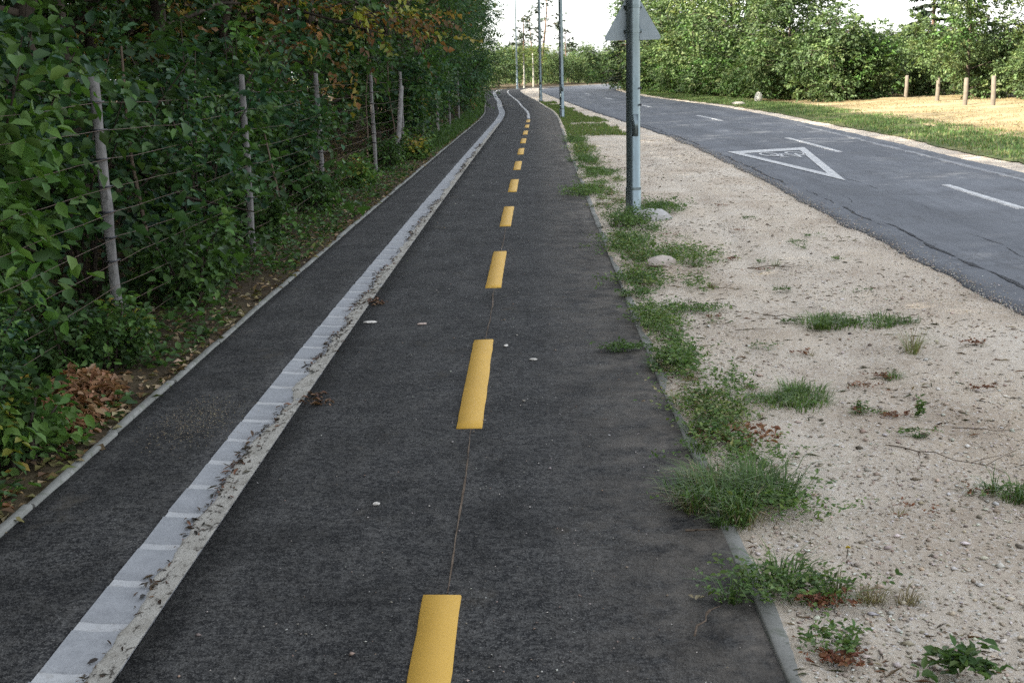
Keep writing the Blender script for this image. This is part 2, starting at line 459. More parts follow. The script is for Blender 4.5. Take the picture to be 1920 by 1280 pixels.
# the path: asphalt left and right of a drainage channel, 1 mm of unevenness
def slab(name, xa, xb, y0, y1, mat, thick=0.06, nx=8, d0=0.25, g=.012, ragged=0.0, seed=1, z0=0.0, amp=.0025, sh=shift):
    ys = ysteps(y0, y1, d0, g)
    t = np.linspace(0, 1, nx)
    a = (xa(ys) if callable(xa) else xa + sh(ys)); b = (xb(ys) if callable(xb) else xb + sh(ys))
    if ragged:
        a = a + ragged*(fbm(ys*1.1, ys*0+.3, seed, 6) - .5)*1.5 + ragged*.35*(fbm(ys*4.3, ys*.37+2.3, seed, 4) - .5) + .05*(fbm(ys*13, ys*0+9, seed, 3) - .5)
        b = b + ragged*(fbm(ys*1.7, ys*0+5.3, seed+5, 5) - .5)
    xs = a[:, None]*(1-t) + b[:, None]*t
    xs = np.c_[xs[:, :1], xs, xs[:, -1:]]
    X, Y, F = grid(xs, ys)
    Z = z0 + amp*(fbm(X*2, Y*2, seed)*2 - 1)
    Zg = Z.reshape(len(ys), -1); Zg[:, 0] = z0 - thick; Zg[:, -1] = z0 - thick
    return mesh(name, np.c_[X, Y, Zg.ravel()], F, mat)
path = empty('cycle_path', kind='structure')
obj('asphalt_strip', slab('asphalt_narrow', -1.985, -1.432, -4, 150, M['path'], seed=2), path)
obj('asphalt_strip', slab('asphalt_wide', -1.188, 0.682, -4, 150, M['path'], nx=14, seed=4), path)

# kerb stones, one metre each, on both edges
def kerb(name, xc, wdt, y0, y1, top, seed):
    k_ = empty(name, kind='structure')
    r = np.random.RandomState(seed)
    protos = []
    for i in range(5):
        m = MB(); c = .006
        L, W, H = .988, wdt, .16
        v = []
        for yy in np.linspace(-L/2, L/2, 7):
            j = r.uniform(-.003, .003, 2)
            v += [(-W/2, yy, -H), (-W/2+j[0], yy, -c), (-W/2+c+j[0], yy, r.uniform(-.002, .001)), (W/2-c+j[1], yy, r.uniform(-.002, .001)), (W/2+j[1], yy, -c), (W/2, yy, -H)]
        v = np.array(v); nn = 6
        ii = np.arange(6)[:, None]*nn; jj = np.arange(5)[None, :]
        f = np.stack([ii+jj, ii+jj+1, ii+nn+jj+1, ii+nn+jj], -1).reshape(-1, 4)
        m.add(v, f[:, ::-1])
        m.add(v, np.array([[0, 1, 2, 5], [2, 3, 4, 5]])); m.add(v, np.array([[36, 41, 38, 37], [38, 41, 40, 39]]))
        protos.append(m.build('kerb_stone', M['kerb']))
    y = y0
    while y < y1:
        ym = y + .5
        sl = (shift(ym+.5) - shift(ym-.5))
        o = obj('kerb_stone', protos[r.randint(5)], k_, (xc + shift(ym) + r.uniform(-.006, .006), ym, top + r.uniform(-.006, .006)), -math.atan(sl) + r.uniform(-.006, .006))
        o.rotation_euler.x = r.uniform(-.004, .004)
        y += 1.0
    return k_
kerb('left_kerb', -2.007, .042, -3.4, 108, 0.012, 3)
kerb('right_kerb', 0.713, .060, -3.1, 108, 0.006, 5)

# drainage channel: mortar bed and separate dished concrete blocks
ch = empty('drainage_channel', kind='structure')
prof_u = np.array([-.118, -.10, -.07, -.03, .01, .05, .085, .105, .118])
prof_z = np.array([.002, .000, -.003, -.0055, -.0065, -.005, -.0025, .000, .001])
ysb = ysteps(-3, 108, .25, .01)
xb = -1.310 + shift(ysb)[:, None] + prof_u[None, :]
X, Y, F = grid(xb, ysb)
obj('mortar_bed', mesh('mortar_bed', np.c_[X, Y, np.tile(prof_z - .0035, len(ysb))], F, M['mortar']), ch)
bps = []
for i in range(6):
    L = .272; v = []
    yy = np.array([-L/2, -L/2+.006, 0, L/2-.006, L/2])
    for a, y_ in enumerate(yy):
        e = .007 if a in (0, 4) else 0
        for u_, z_ in zip(prof_u, prof_z):
            v.append((u_*(.985 if e else 1.0) + rs.uniform(-.0012, .0012), y_ + rs.uniform(-.0035, .0035), z_ - e + .001*rs.uniform(-1, 1)))
    nn = len(prof_u); v = np.array(v)
    ii = np.arange(4)[:, None]*nn; jj = np.arange(nn-1)[None, :]
    f = np.stack([ii+jj, ii+jj+1, ii+nn+jj+1, ii+nn+jj], -1).reshape(-1, 4)
    bps.append(mesh('channel_block', v, f, M['channel']))
for i in range(300):
    y = -.9 + i*.327
    sl = shift(y+.3) - shift(y-.3)
    o = obj('channel_block', bps[rs.randint(6)], ch, (-1.310 + shift(y) + rs.uniform(-.003, .003), y, rs.uniform(-.0015, .002)), -math.atan(sl/.6) + rs.uniform(-.012, .012))
    o.rotation_euler.x = rs.uniform(-.008, .008)

ys = ysteps(2.2, 40, .018, .0035)
lb = .030 + .085*(fbm(ys*2.6, ys*0+3.1, 81, 5) - .5)*1.6 + .02*(vnoise(ys*17, ys*0, 83) - .5)
lb = np.clip(lb, -.045, .108)
t = np.linspace(0, 1, 9)
uu = lb[:, None]*(1-t) + .1195*t
X, Y, F = grid(-1.310 + shift(ys)[:, None] + uu, ys)
Z = np.interp(uu.ravel(), prof_u, prof_z) + .0026 + .004*(fbm(X*26, Y*22, 85, 3) - .35)
Zg = Z.reshape(len(ys), -1); Zg[:, 0] -= .009; 
obj('silt', mesh('silt', np.c_[X, Y, Zg.ravel()], F, M['silt']), ch, kind='stuff')
silt_edge = (ys, lb)

# painted marks on the path: yellow dashes, then a solid pale line; a thin seam between the dashes
def stripe(name, xc, w_, y0, y1, mat, z=0.0065, step=.12, rag=.002, seed=1):
    n = max(3, int((y1-y0)/step)); ys = np.linspace(y0, y1, n)
    r = np.random.RandomState(seed)
    c = (xc(ys) if callable(xc) else xc + shift(ys))
    a = c - w_/2 + r.uniform(-rag, rag, n); b = c + w_/2 + r.uniform(-rag, rag, n)
    xs = np.c_[a, a+.004, c, b-.004, b]
    X, Y, F = grid(xs, ys)
    Z = np.full((n, 5), z); Z[:, 0] = z-.008; Z[:, -1] = z-.008; 
    Yg = Y.reshape(n, 5)
    Yg[0] += r.uniform(-.006, .006, 5); Yg[-1] += r.uniform(-.006, .006, 5)
    v = np.c_[X, Yg.ravel(), Z.ravel()]
    e0 = v[:5].copy(); e0[:, 2] = z-.008; e0[:, 1] -= .003
    m = len(v); v = np.vstack([v, e0])
    ef = np.array([[m+j, m+j+1, j+1, j] for j in range(4)])
    return mesh(name, v, np.vstack([F, ef]), mat)
yd = 5.58 - 3.83
i = 0
while yd < 42:
    L = 1.93
    obj('lane_dash', stripe('lane_dash', -.300 + (.0 if i else .0), .125, yd, min(yd+L, 42.2), M['yellow'], seed=i), path)
    yd += 3.83; i += 1
obj('lane_line', stripe('lane_line', -.30, .10, 43.0, 104, M['old_white'], step=.5), path)
def seam(y0, y1, seed):
    n = 40; ys = np.linspace(y0, y1, n); r = np.random.RandomState(seed)
    c = -.285 + shift(ys) + .012*(fbm(ys*2.2, ys*0+seed, seed)-.5)*2
    wd = .0035*(0.4 + vnoise(ys*9, ys*0, seed))
    xs = np.c_[c-wd, c+wd]; X, Y, F = grid(xs, ys)
    return mesh('seam', np.c_[X, Y, np.full(len(X), .0045)], F, M['twig'])
obj('surface_seam', seam(3.7, 5.56, 3), path); obj('surface_seam', seam(7.55, 9.36, 5), path); obj('surface_seam', seam(11.4, 13.1, 8), path)

# sandy verge between path and road, with ruts, humps and a ragged creep over the kerb
def verge_z(x, y):
    u = x - (.742 + shift(y))
    z = .022*(fbm(x*1.6, y*1.2, 21) - .45) + .012*(fbm(x*7, y*6, 22, 3) - .5) + .010*(vnoise(x*28, y*26, 23) - .5)
    rut = np.exp(-((x - (1.72 + .022*y + .1*np.sin(y*.5)))/.11)**2)
    berm = np.exp(-((x - (1.98 + .022*y + .1*np.sin(y*.5)))/.12)**2)
    z = z - .016*rut + .008*berm
    z = z + .055*np.exp(-(((x-1.13)/.13)**2 + ((y-10.3)/.28)**2))
    rdist = near(y) - x
    z = z*np.clip(rdist/.5, 0.1, 1) - .010*np.clip(1 - rdist/.6, 0, 1)
    creep = .010 + .075*(fbm(y*1.3, x*2+3, 31, 4) - .47)
    z = np.where(u < .12, np.minimum(z*np.clip(u/.12+.35, 0, 1), .02) + creep*np.clip(1-u/.12, 0, 1), z)
    return z - np.clip(-u, 0, 1)*.42
ys = ysteps(-3, 112, .026, .0042)
t = np.linspace(0, 1, 110)
xa = .688 + shift(ys); xb_ = near(ys) + .35
xs = xa[:, None]*(1-t) + xb_[:, None]*t
X, Y, F = grid(xs, ys)
obj('sandy_verge', mesh('sandy_verge', np.c_[X, Y, verge_z(X, Y)], F, M['sand'], smooth=True), kind='structure')

# the road
road = empty('road', kind='structure')
obj('asphalt', slab('road', near, far, -20, 150, M['road'], thick=.09, nx=26, d0=.06, g=.004, ragged=.15, seed=11, z0=.003, amp=.003), road)
cl = curve([(-20, 5.1), (0, 5.3), (12, 5.44), (16, 5.58), (24, 5.88), (28, 5.87), (37, 5.92), (42, 5.77), (52, 5.2), (70, 4.4), (90, 3.8), (104, 4.2), (112, 6), (130, 15)])
for i, (a, b) in enumerate([(1.5, 4.6), (13.7, 16.6), (23.2, 28.1), (37.6, 42.1), (52, 56), (66, 70), (80, 84)]):
    obj('lane_line', stripe('lane_line', cl, .12, a, b, M['white_line'], z=.0105, step=.3, rag=.01, seed=i+40), road)
obj('edge_line', stripe('edge_line', lambda y: far(y) - .42, .13, 14, 34, M['faint'], z=.0098, step=.3, rag=.05, seed=60), road)

for i, (a, b, off, wd) in enumerate([(7.5, 13.0, .40, .10), (12.2, 16.5, .34, .07), (17.0, 24.0, .22, .08), (26, 38, .20, .10), (9.5, 12.0, .95, .022), (13.5, 19.0, 1.25, .02), (14.2, 15.8, .62, .03)]):
    ys = np.arange(a, b, .05); e_ = np.clip(np.minimum(ys-a, b-ys)/.8, 0, 1)
    c_ = near(ys) + off + .22*(fbm(ys*.9, ys*0+i, 140+i, 5) - .5); w2 = .5*wd*e_*np.clip(2.6*(fbm(ys*3.1, ys*0+i, 150+i, 4) - .28), .02, 1.2)
    t = np.array([-1, -.3, .35, 1.0]); jag = .25*(vnoise(ys*21, ys*0, 160+i) - .5)
    X, Y, F = grid(c_[:, None] + w2[:, None]*(t[None, :]*.5 + jag[:, None]), ys)
    obj('crack', mesh('crack', np.c_[X, Y, np.full(len(X), .0082)], F, M['crack']), road)

# warning triangle with a bicycle painted on the near lane, read by oncoming riders
def poly_strip(m, pts, w_, z):
    pts = np.array(pts, float)
    for a, b in zip(pts[:-1], pts[1:]):
        d = b-a; d /= np.linalg.norm(d); nrm = np.array([-d[1], d[0]])*w_/2
        q_ = [a-nrm, b-nrm, b+nrm, a+nrm]
        m.add([(p[0], p[1], z) for p in q_], [[0, 1, 2, 3]])
mk = empty('warning_marking', parent_ := (0, 0, 0)); mk.parent = road
P1, P2, P3 = np.array([3.86, 23.95]), np.array([5.52, 24.75]), np.array([4.50, 17.5])
cen = (P1+P2+P3)/3
def inset(p, d):   # inner corner of the band
    return p + (cen-p)*d
outer = [P1, P2, P3]; inner = [inset(P1, .29), inset(P2, .29), inset(P3, .27)]
m = MB()
for a in range(3):
    b = (a+1) % 3
    q_ = [outer[a], outer[b], inner[b], inner[a]]
    m.add([(p[0], p[1], .0112) for p in q_], [[3, 2, 1, 0]])
obj('triangle_border', m.build('triangle_border', M['white_line']), mk)
bx, by = 4.72, 22.75
def ring(m, cx, cy, rx, ry, w_, z, n=18):
    a = np.linspace(0, 2*math.pi, n+1)
    for i in range(n):
        q_ = [(cx+(rx-w_)*math.cos(a[i]), cy+(ry-w_*2.5)*math.sin(a[i]), z), (cx+rx*math.cos(a[i]), cy+ry*math.sin(a[i]), z),
              (cx+rx*math.cos(a[i+1]), cy+ry*math.sin(a[i+1]), z), (cx+(rx-w_)*math.cos(a[i+1]), cy+(ry-w_*2.5)*math.sin(a[i+1]), z)]
        m.add(q_, [[0, 1, 2, 3]])
m = MB()
ring(m, bx-.24, by+.25, .17, .50, .05, .0112); ring(m, bx+.26, by+.35, .17, .50, .05, .0112)
for a, b in [((-.24, .25), (-.02, .3)), ((-.02, .3), (.17, -.45)), ((-.12, -.45), (-.02, .3)), ((-.12, -.42), (.17, -.42)), ((.17, -.6), (.26, .35)), ((.17, -.6), (.07, -.68)), ((-.2, -.6), (-.05, -.55)), ((-.24, .25), (-.12, -.45))]:
    poly_strip(m, [(bx+a[0], by+a[1]), (bx+b[0], by+b[1])], .05, .0114 + .0003*rs.rand())
obj('bicycle_symbol', m.build('bicycle_symbol', M['white_line']), mk)

# far side of the road: sandy shoulder, grass strip, dry field
def field_z(x, y):
    u = x - far(y)
    z = .10*(fbm(x*.6, y*.5, 41) - .45)*np.clip((u-.4)/1.2, 0, 1) + .04*(fbm(x*3, y*3, 42) - .5)*np.clip(u/.6, 0, 1) - .01
    z = z + .13*np.clip((u-4.5)/3.0, 0, 1)*(0.6+.6*fbm(x*.5, y*.5, 44))
    return z
ys = ysteps(-10, 150, .30, .004)
def band(name, u0, u1, nx, mat, dz=0.0, rag=.0, seed=0, ymax=200):
    ys = ysteps(-10, min(ymax, 150), .30, .004)
    a = far(ys) + u0 + rag*(fbm(ys*.7, ys*0+1, seed)-.5); b = far(ys) + u1
    t = np.linspace(0, 1, nx)**1.4
    xs = a[:, None]*(1-t) + b[:, None]*t
    X, Y, F = grid(xs, ys)
    obj(name, mesh(name, np.c_[X, Y, field_z(X, Y) + dz], F, mat, smooth=True), kind='structure')
band('sandy_shoulder', -.12, 1.2, 14, M['sand'], -.004)
band('grass_verge', .55, 3.6, 24, M['grassland'], .012, .35, 51)
band('dry_field', 2.7, 12.5, 60, M['field'], .022, 1.3, 52, 60)
band('woodland_floor', 2.9, 75, 60, M['soil'], .010, 1.0, 53)

# ================================================================== VEGETATION BUILDERS
def unit(v): return v/(np.linalg.norm(v, axis=-1, keepdims=True) + 1e-9)

def leaves(P, A, Nn, L, W, tint, shape=4, fold=.22, droop=.15):
    """P base points, A axes, Nn normals (all Kx3), L, W (K,), tint Kx3 -> verts, faces, tints"""
    K = len(P)
    A = unit(A); B = unit(np.cross(Nn, A)); Nn = np.cross(A, B)
    L = L[:, None]; W = W[:, None]
    if shape == 4:
        v = np.stack([P, P + A*L*.45 + B*W*.5 + Nn*W*fold, P + A*L - Nn*L*droop, P + A*L*.45 - B*W*.5 + Nn*W*fold], 1)
        f = np.array([[0, 1, 2], [0, 2, 3]])
    else:
        v = np.stack([P, P + A*L*.25 + B*W*.42 + Nn*W*fold*.8, P + A*L*.62 + B*W*.46 + Nn*W*fold - Nn*L*droop*.3, P + A*L - Nn*L*droop,
                      P + A*L*.62 - B*W*.46 + Nn*W*fold - Nn*L*droop*.3, P + A*L*.25 - B*W*.42 + Nn*W*fold*.8], 1)
        f = np.array([[0, 1, 2, 3], [0, 3, 4, 5]])
    nv = v.shape[1]
    F = (np.arange(K)[:, None, None]*nv + f[None]).reshape(-1, f.shape[1])
    return v.reshape(-1, 3), F, np.repeat(tint, nv, 0)

def pick(r, pal, n):
    pal = np.array(pal); i = r.randint(len(pal), size=n)
    return pal[i]*r.uniform(.75, 1.25, (n, 1))*r.uniform(.93, 1.07, (n, 3))

def sprays(r, tips, dirs, per, leaf, pal_of, length=.45, shape=4, spread=.8):
    """leafy twigs: `tips` twig base points, `dirs` their directions; per = leaves on each twig"""
    K = len(tips)
    s = np.tile(np.linspace(.12, 1, per), K)
    Pb = np.repeat(tips, per, 0); D = np.repeat(unit(dirs), per, 0)
    ln = np.repeat(length*r.uniform(.6, 1.3, K), per)
    up = np.repeat(unit(r.normal(0, .38, (K, 3)) + np.array([0, 0, 1.0])), per, 0)
    side = unit(np.cross(D, up)); sg = np.where(np.arange(K*per) % 2, 1.0, -1.0)[:, None]
    P = Pb + D*(s*ln)[:, None] - np.array([0, 0, 1.0])*(s**2*ln*.22)[:, None] + r.normal(0, .012, (K*per, 3))
    A = D*.55 + side*sg*spread + r.normal(0, .25, (K*per, 3)) - np.array([0, 0, .22])
    Nn = up + r.normal(0, .42, (K*per, 3))
    L = leaf*r.uniform(.65, 1.25, K*per); W = L*r.uniform(.5, .72, K*per)
    return leaves(P, A, Nn, L, W, np.repeat(pal_of, per, 0)*r.uniform(.8, 1.2, (K*per, 1)), shape)

def woody(r, H, base, R, nl, trunk_r, lean=.06, zlow=.0):
    """trunk and limbs; returns MB and the limb end points/directions"""
    m = MB(); zz = np.linspace(-.12, H, 9)
    bend = np.cumsum(r.normal(0, lean*H/9, (9, 2)), 0); bend -= bend[1]
    tp = np.c_[bend[:, 0]*np.clip(zz, 0, 9)/H, bend[:, 1]*np.clip(zz, 0, 9)/H, zz]
    rad = trunk_r*(1 - .85*(np.clip(zz, 0, H)/H)**.8); rad[0] *= 1.45; 
    m.tube(tp, rad, 8)
    E = []; D = []
    for i in range(nl):
        h = base + (H*.97-base)*((i+r.uniform(0, 1))/nl)
        p = np.array([np.interp(h, zz, tp[:, 0]), np.interp(h, zz, tp[:, 1]), h])
        a = i*2.4 + r.uniform(-.5, .5)
        fr = (h-base)/(H-base)
        rr = R*(1.0 - .75*max(0, fr-.35)/.65)*r.uniform(.65, 1.1)*(0.8 if fr < .08 else 1)
        up = r.uniform(.05, .45) + .35*fr - (.25 if fr < .15 else 0)
        d = np.array([math.cos(a), math.sin(a), up]); e = p + d*rr
        mid = (p+e)/2 + np.array([0, 0, .10*rr]) + r.normal(0, .06*rr, 3)
        m.tube([p, mid, e], [trunk_r*.34*(1-.5*fr), trunk_r*.2*(1-.5*fr), .008], 5, cap=False)
        for f_ in (.35, .55, .75, .9, 1.0):
            E.append(p*(1-f_)**2 + 2*mid*f_*(1-f_) + e*f_**2); D.append(unit(d))
            if f_ < 1:
                sd = unit(d*.5 + r.normal(0, .7, 3) + np.array([0, 0, .15]))
                e2 = E[-1] + sd*rr*.38*r.uniform(.6, 1.2)
                m.tube([E[-1], e2], [.014, .005], 4, cap=False)
                E.append(e2); D.append(sd)
    return m, np.array(E), np.array(D)

def tree_meshes(seed, H, base, R, nl, trunk_r, leaf, per, tw, pals, mat=None, shape=4, bark='bark', clump=.34, flat=.75, autumn=0):
    r = np.random.RandomState(seed)
    m, E, D = woody(r, H, base, R, nl, trunk_r)
    trunk = m.build('trunk', M[bark])
    K = len(E)
    idx = np.repeat(np.arange(K), tw)
    off = r.normal(0, clump, (len(idx), 3)); off[:, 2] *= flat
    tips = E[idx] + off
    out = unit(D[idx]*.6 + unit(off) + np.array([0, 0, .1]))
    # each clump takes one mood of the palette, the tree's own leaf colours
    mood = r.choice(len(pals), K, p=np.array([p[0] for p in pals])/sum(p[0] for p in pals))
    if autumn: mood = np.where((E[:, 2] < autumn) & (mood >= len(pals)-2), 0, mood)
    cols = np.zeros((len(idx), 3))
    for i in range(len(pals)):
        s = mood[idx] == i
        cols[s] = pick(r, pals[i][1], s.sum())
    keep = tips[:, 2] > .12
    v, f, c = sprays(r, tips[keep], out[keep], per, leaf, cols[keep], shape=shape)
    crown = mesh('crown', v, f, mat or M['leaf'], c)
    return trunk, crown

def lobed_tree(seed, H, base, R, nl, trunk_r, leaf, pals, lobes, lobe_r, per_lobe, bark='bark'):
    r = np.random.RandomState(seed)
    m, E, D = woody(r, H, base, R, nl, trunk_r)
    order = r.permutation(len(E)); C = []; RL = []
    for i in order:                                   # leaf masses spaced apart, so that gaps stay between them
        e = E[i]; rr = lobe_r*r.uniform(.65, 1.25)*(1 - .25*e[2]/H)
        if e[2] < .25: continue
        if all(np.linalg.norm((e-c)*np.array([1, 1, 1.2])) > .78*(rr+q) *.9 for c, q in zip(C, RL)):
            C.append(e); RL.append(rr)
        if len(C) >= lobes: break
    T = []; DD = []; CC = []
    mood = r.choice(len(pals), len(C), p=np.array([p[0] for p in pals])/sum(p[0] for p in pals))
    for c, rr, md in zip(C, RL, mood):
        n_ = int(per_lobe*(rr/lobe_r)**2)
        d = unit(r.normal(0, 1, (n_, 3)) + np.array([0, 0, .25]))
        wob = 1 + .22*np.sin(d[:, 0]*5+seed)*np.sin(d[:, 1]*5+md) + r.normal(0, .07, n_)
        T.append(c + d*np.array([1, 1, .78])*rr*(wob*r.uniform(.55, 1.0, n_)**.5)[:, None]); DD.append(d + np.array([0, 0, -.15])); CC.append(pick(r, pals[md][1], n_))
    T = np.vstack(T); DD = np.vstack(DD); CC = np.vstack(CC); kp = T[:, 2] > .1
    v, f, c = sprays(r, T[kp], DD[kp], 8, leaf, CC[kp], .34)
    return m.build('trunk', M[bark]), mesh('crown', v, f, M['leaf'], c)

GREEN_D = [(.040, .080, .024), (.050, .096, .028), (.034, .066, .025), (.060, .106, .030)]
GREEN_M = [(.066, .128, .032), (.080, .146, .036), (.058, .112, .036)]
GREEN_L = [(.10, .19, .042), (.12, .205, .045), (.085, .17, .04)]
YELLOW = [(.24, .24, .042), (.20, .215, .04), (.29, .22, .045)]
RUST = [(.26, .125, .038), (.19, .09, .032), (.30, .165, .055), (.15, .08, .035)]
BLUEG = [(.042, .094, .044), (.050, .108, .052), (.036, .078, .042)]
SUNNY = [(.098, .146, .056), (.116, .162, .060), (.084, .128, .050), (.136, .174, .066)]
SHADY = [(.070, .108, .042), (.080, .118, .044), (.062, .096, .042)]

def place(name, meshes, loc, rz, scale, label, cat, group=None):
    t = empty(name, loc, rz, label, cat, group, scale=scale)
    obj('trunk' if name != 'shrub' else 'stems', meshes[0], t)
    obj('crown' if name != 'shrub' else 'foliage', meshes[1], t)
    return t

# ------------------------------------------------------------------ the wood on the left
wood = [tree_meshes(101+i, 9.5, .75, 2.3, 17, .13, .095, 10, 7, [(5, GREEN_D), (3, BLUEG), (2, GREEN_M), (.45, YELLOW), (.4, RUST)], autumn=2.3) for i in range(3)]
rusty = [tree_meshes(131+i, 9.0, 1.1, 2.4, 17, .12, .115, 9, 6, [(3, GREEN_D), (2, GREEN_M), (3.0, YELLOW), (3.6, RUST)], autumn=1.45) for i in range(2)]
inner = [tree_meshes(151+i, 10.5, 1.6, 2.8, 18, .15, .15, 9, 5, [(6, GREEN_D), (2, BLUEG), (1, GREEN_M)]) for i in range(2)]
r = np.random.RandomState(31)
G_WOOD = 'trees of the shaded wood behind the fence'
named = {}
front = []
y = -22.0
while y < 104:
    front.append((y + r.uniform(-.5, .5), -3.95 + r.uniform(-.35, .45)))
    y += 2.55 if y < 60 else 3.0
near_labels = ['dark leafy tree just behind the fence at the first wire post from the camera',
               'leafy tree behind the wires halfway between first and second fence posts',
               'dark green tree with low branches behind the second fence post',
               'leafy tree behind the gap between second and third fence posts',
               'tree with rusty and yellow leaves above the third fence post',
               'tree with orange brown leaves between third and fourth fence posts',
               'tree with browned autumn leaves above the fourth fence post',
               'dark tree over the braced corner post of the fence',
               'green tree just beyond the braced corner post of the fence']
ni = 0
for (y, x) in front:
    x = x + float(shift(y)) - .85*max(0., min(1., (32-y)/14))
    rust = 15.0 < y < 24.5
    ms = rusty[r.randint(2)] if rust else wood[r.randint(3)]
    sc = r.uniform(.92, 1.12)
    if 7.0 < y and ni < len(near_labels):
        lab, grp = near_labels[ni], None; ni += 1
    elif y <= 7.0:
        lab, grp = 'tree of the wood standing left of the camera, outside the picture', 'trees of the wood beside the camera'
    else:
        lab, grp = 'dark leafy tree in the continuous wall of wood along the far path', G_WOOD
    tallness = 1.05 + .12*max(0., min(1., (y-42)/10))          # trees stretched, more so further along, for a longer shadow across the road
    place('tree', ms, (x, y, float(floor_z(x, y))), r.uniform(0, 6.28), (sc, sc, sc*tallness), lab, 'tree', grp)
for row, (x0, dy) in enumerate([(-7.1, 2.7), (-10.2, 3.0), (-13.4, 2.9), (-16.6, 3.1), (-20.0, 3.6)]):  # outer rows added to thicken the shade over path and verge
    y = -24.0 + row
    while y < (112, 84, 50, 46, 42)[row]:
        x = x0 + r.uniform(-.7, .7) + float(shift(min(y, 104))); yy = y + r.uniform(-.8, .8)
        place('tree', inner[r.randint(2)], (x, yy, float(floor_z(x, yy))), r.uniform(0, 6.28), r.uniform(.9, 1.12),
              'unseen tree added beside the camera to block sun through the wood', 'tree', 'trees deep inside the wood')
        y += dy

for x0 in (-8.6, -11.8, -15.0, -5.9):  # extra out-of-view trees, added to close gaps where sun came through
    for q in range(8):
        x = x0 + r.uniform(-.5, .5); yy = (-13 if x0 < -6 else -12) + q*(3.3 if x0 < -6 else 2.3) + r.uniform(-.6, .6)
        if x0 > -6 and yy > 3.5: continue
        place('tree', inner[r.randint(2)], (x, yy, float(floor_z(x, yy))), r.uniform(0, 6.28), r.uniform(.95, 1.12),
              'unseen tree added beside the camera to block sun through the wood', 'tree', 'trees deep inside the wood')

# understorey shrubs along the fence
def shrub_meshes(seed, H, R, stems, leaf, per, tw, pals, shape=6):
    r = np.random.RandomState(seed); m = MB(); E = []; D = []
    for i in range(stems):
        a = r.uniform(0, 6.28); h = H*r.uniform(.55, 1.0); rr = R*r.uniform(.3, 1.0)
        e = np.array([math.cos(a)*rr, math.sin(a)*rr, h]); p = np.array([math.cos(a)*.06, math.sin(a)*.06, -.04])
        mid = (p+e)/2 + np.array([-math.cos(a)*rr*.15, -math.sin(a)*rr*.15, h*.12])
        m.tube([p, mid, e], [.012, .009, .004], 5, cap=False)
        for f_ in np.linspace(.28, 1.0, 7):
            E.append(p*(1-f_)**2 + 2*mid*f_*(1-f_) + e*f_**2); D.append(np.array([math.cos(a), math.sin(a), .3]))
    E = np.array(E); D = np.array(D)
    idx = np.repeat(np.arange(len(E)), tw)
    dd = unit(D[idx] + r.normal(0, .9, (len(idx), 3)))
    mood = r.choice(len(pals), len(E), p=np.array([p[0] for p in pals])/sum(p[0] for p in pals))
    cols = np.zeros((len(idx), 3))
    for i in range(len(pals)):
        s = mood[idx] == i; cols[s] = pick(r, pals[i][1], s.sum())
    v, f, c = sprays(r, E[idx], dd, per, leaf, cols, length=.30*H/1.8+.08, shape=shape)
    return m.build('stems', M['bark']), mesh('foliage', v, f, M['leaf'], c)
hazel = shrub_meshes(201, 1.8, .42, 16, .102, 6, 3, [(5, GREEN_L), (2, GREEN_M)])
hazel2 = shrub_meshes(203, 1.9, .8, 15, .10, 6, 3, [(4, GREEN_M), (3, BLUEG), (1, GREEN_L)])
dark1 = shrub_meshes(205, 1.9, .9, 16, .085, 7, 3, [(4, GREEN_D), (3, BLUEG), (1, GREEN_M)])
dark2 = shrub_meshes(206, 1.5, .7, 14, .08, 7, 3, [(4, GREEN_D), (2, GREEN_M), (.4, YELLOW), (.3, RUST)])
low = shrub_meshes(207, .55, .35, 9, .06, 6, 3, [(3, GREEN_M), (3, GREEN_D), (1, GREEN_L)])
fresh = shrub_meshes(208, .30, .22, 8, .055, 5, 2, [(3, GREEN_L), (1, YELLOW), (1, GREEN_M)])
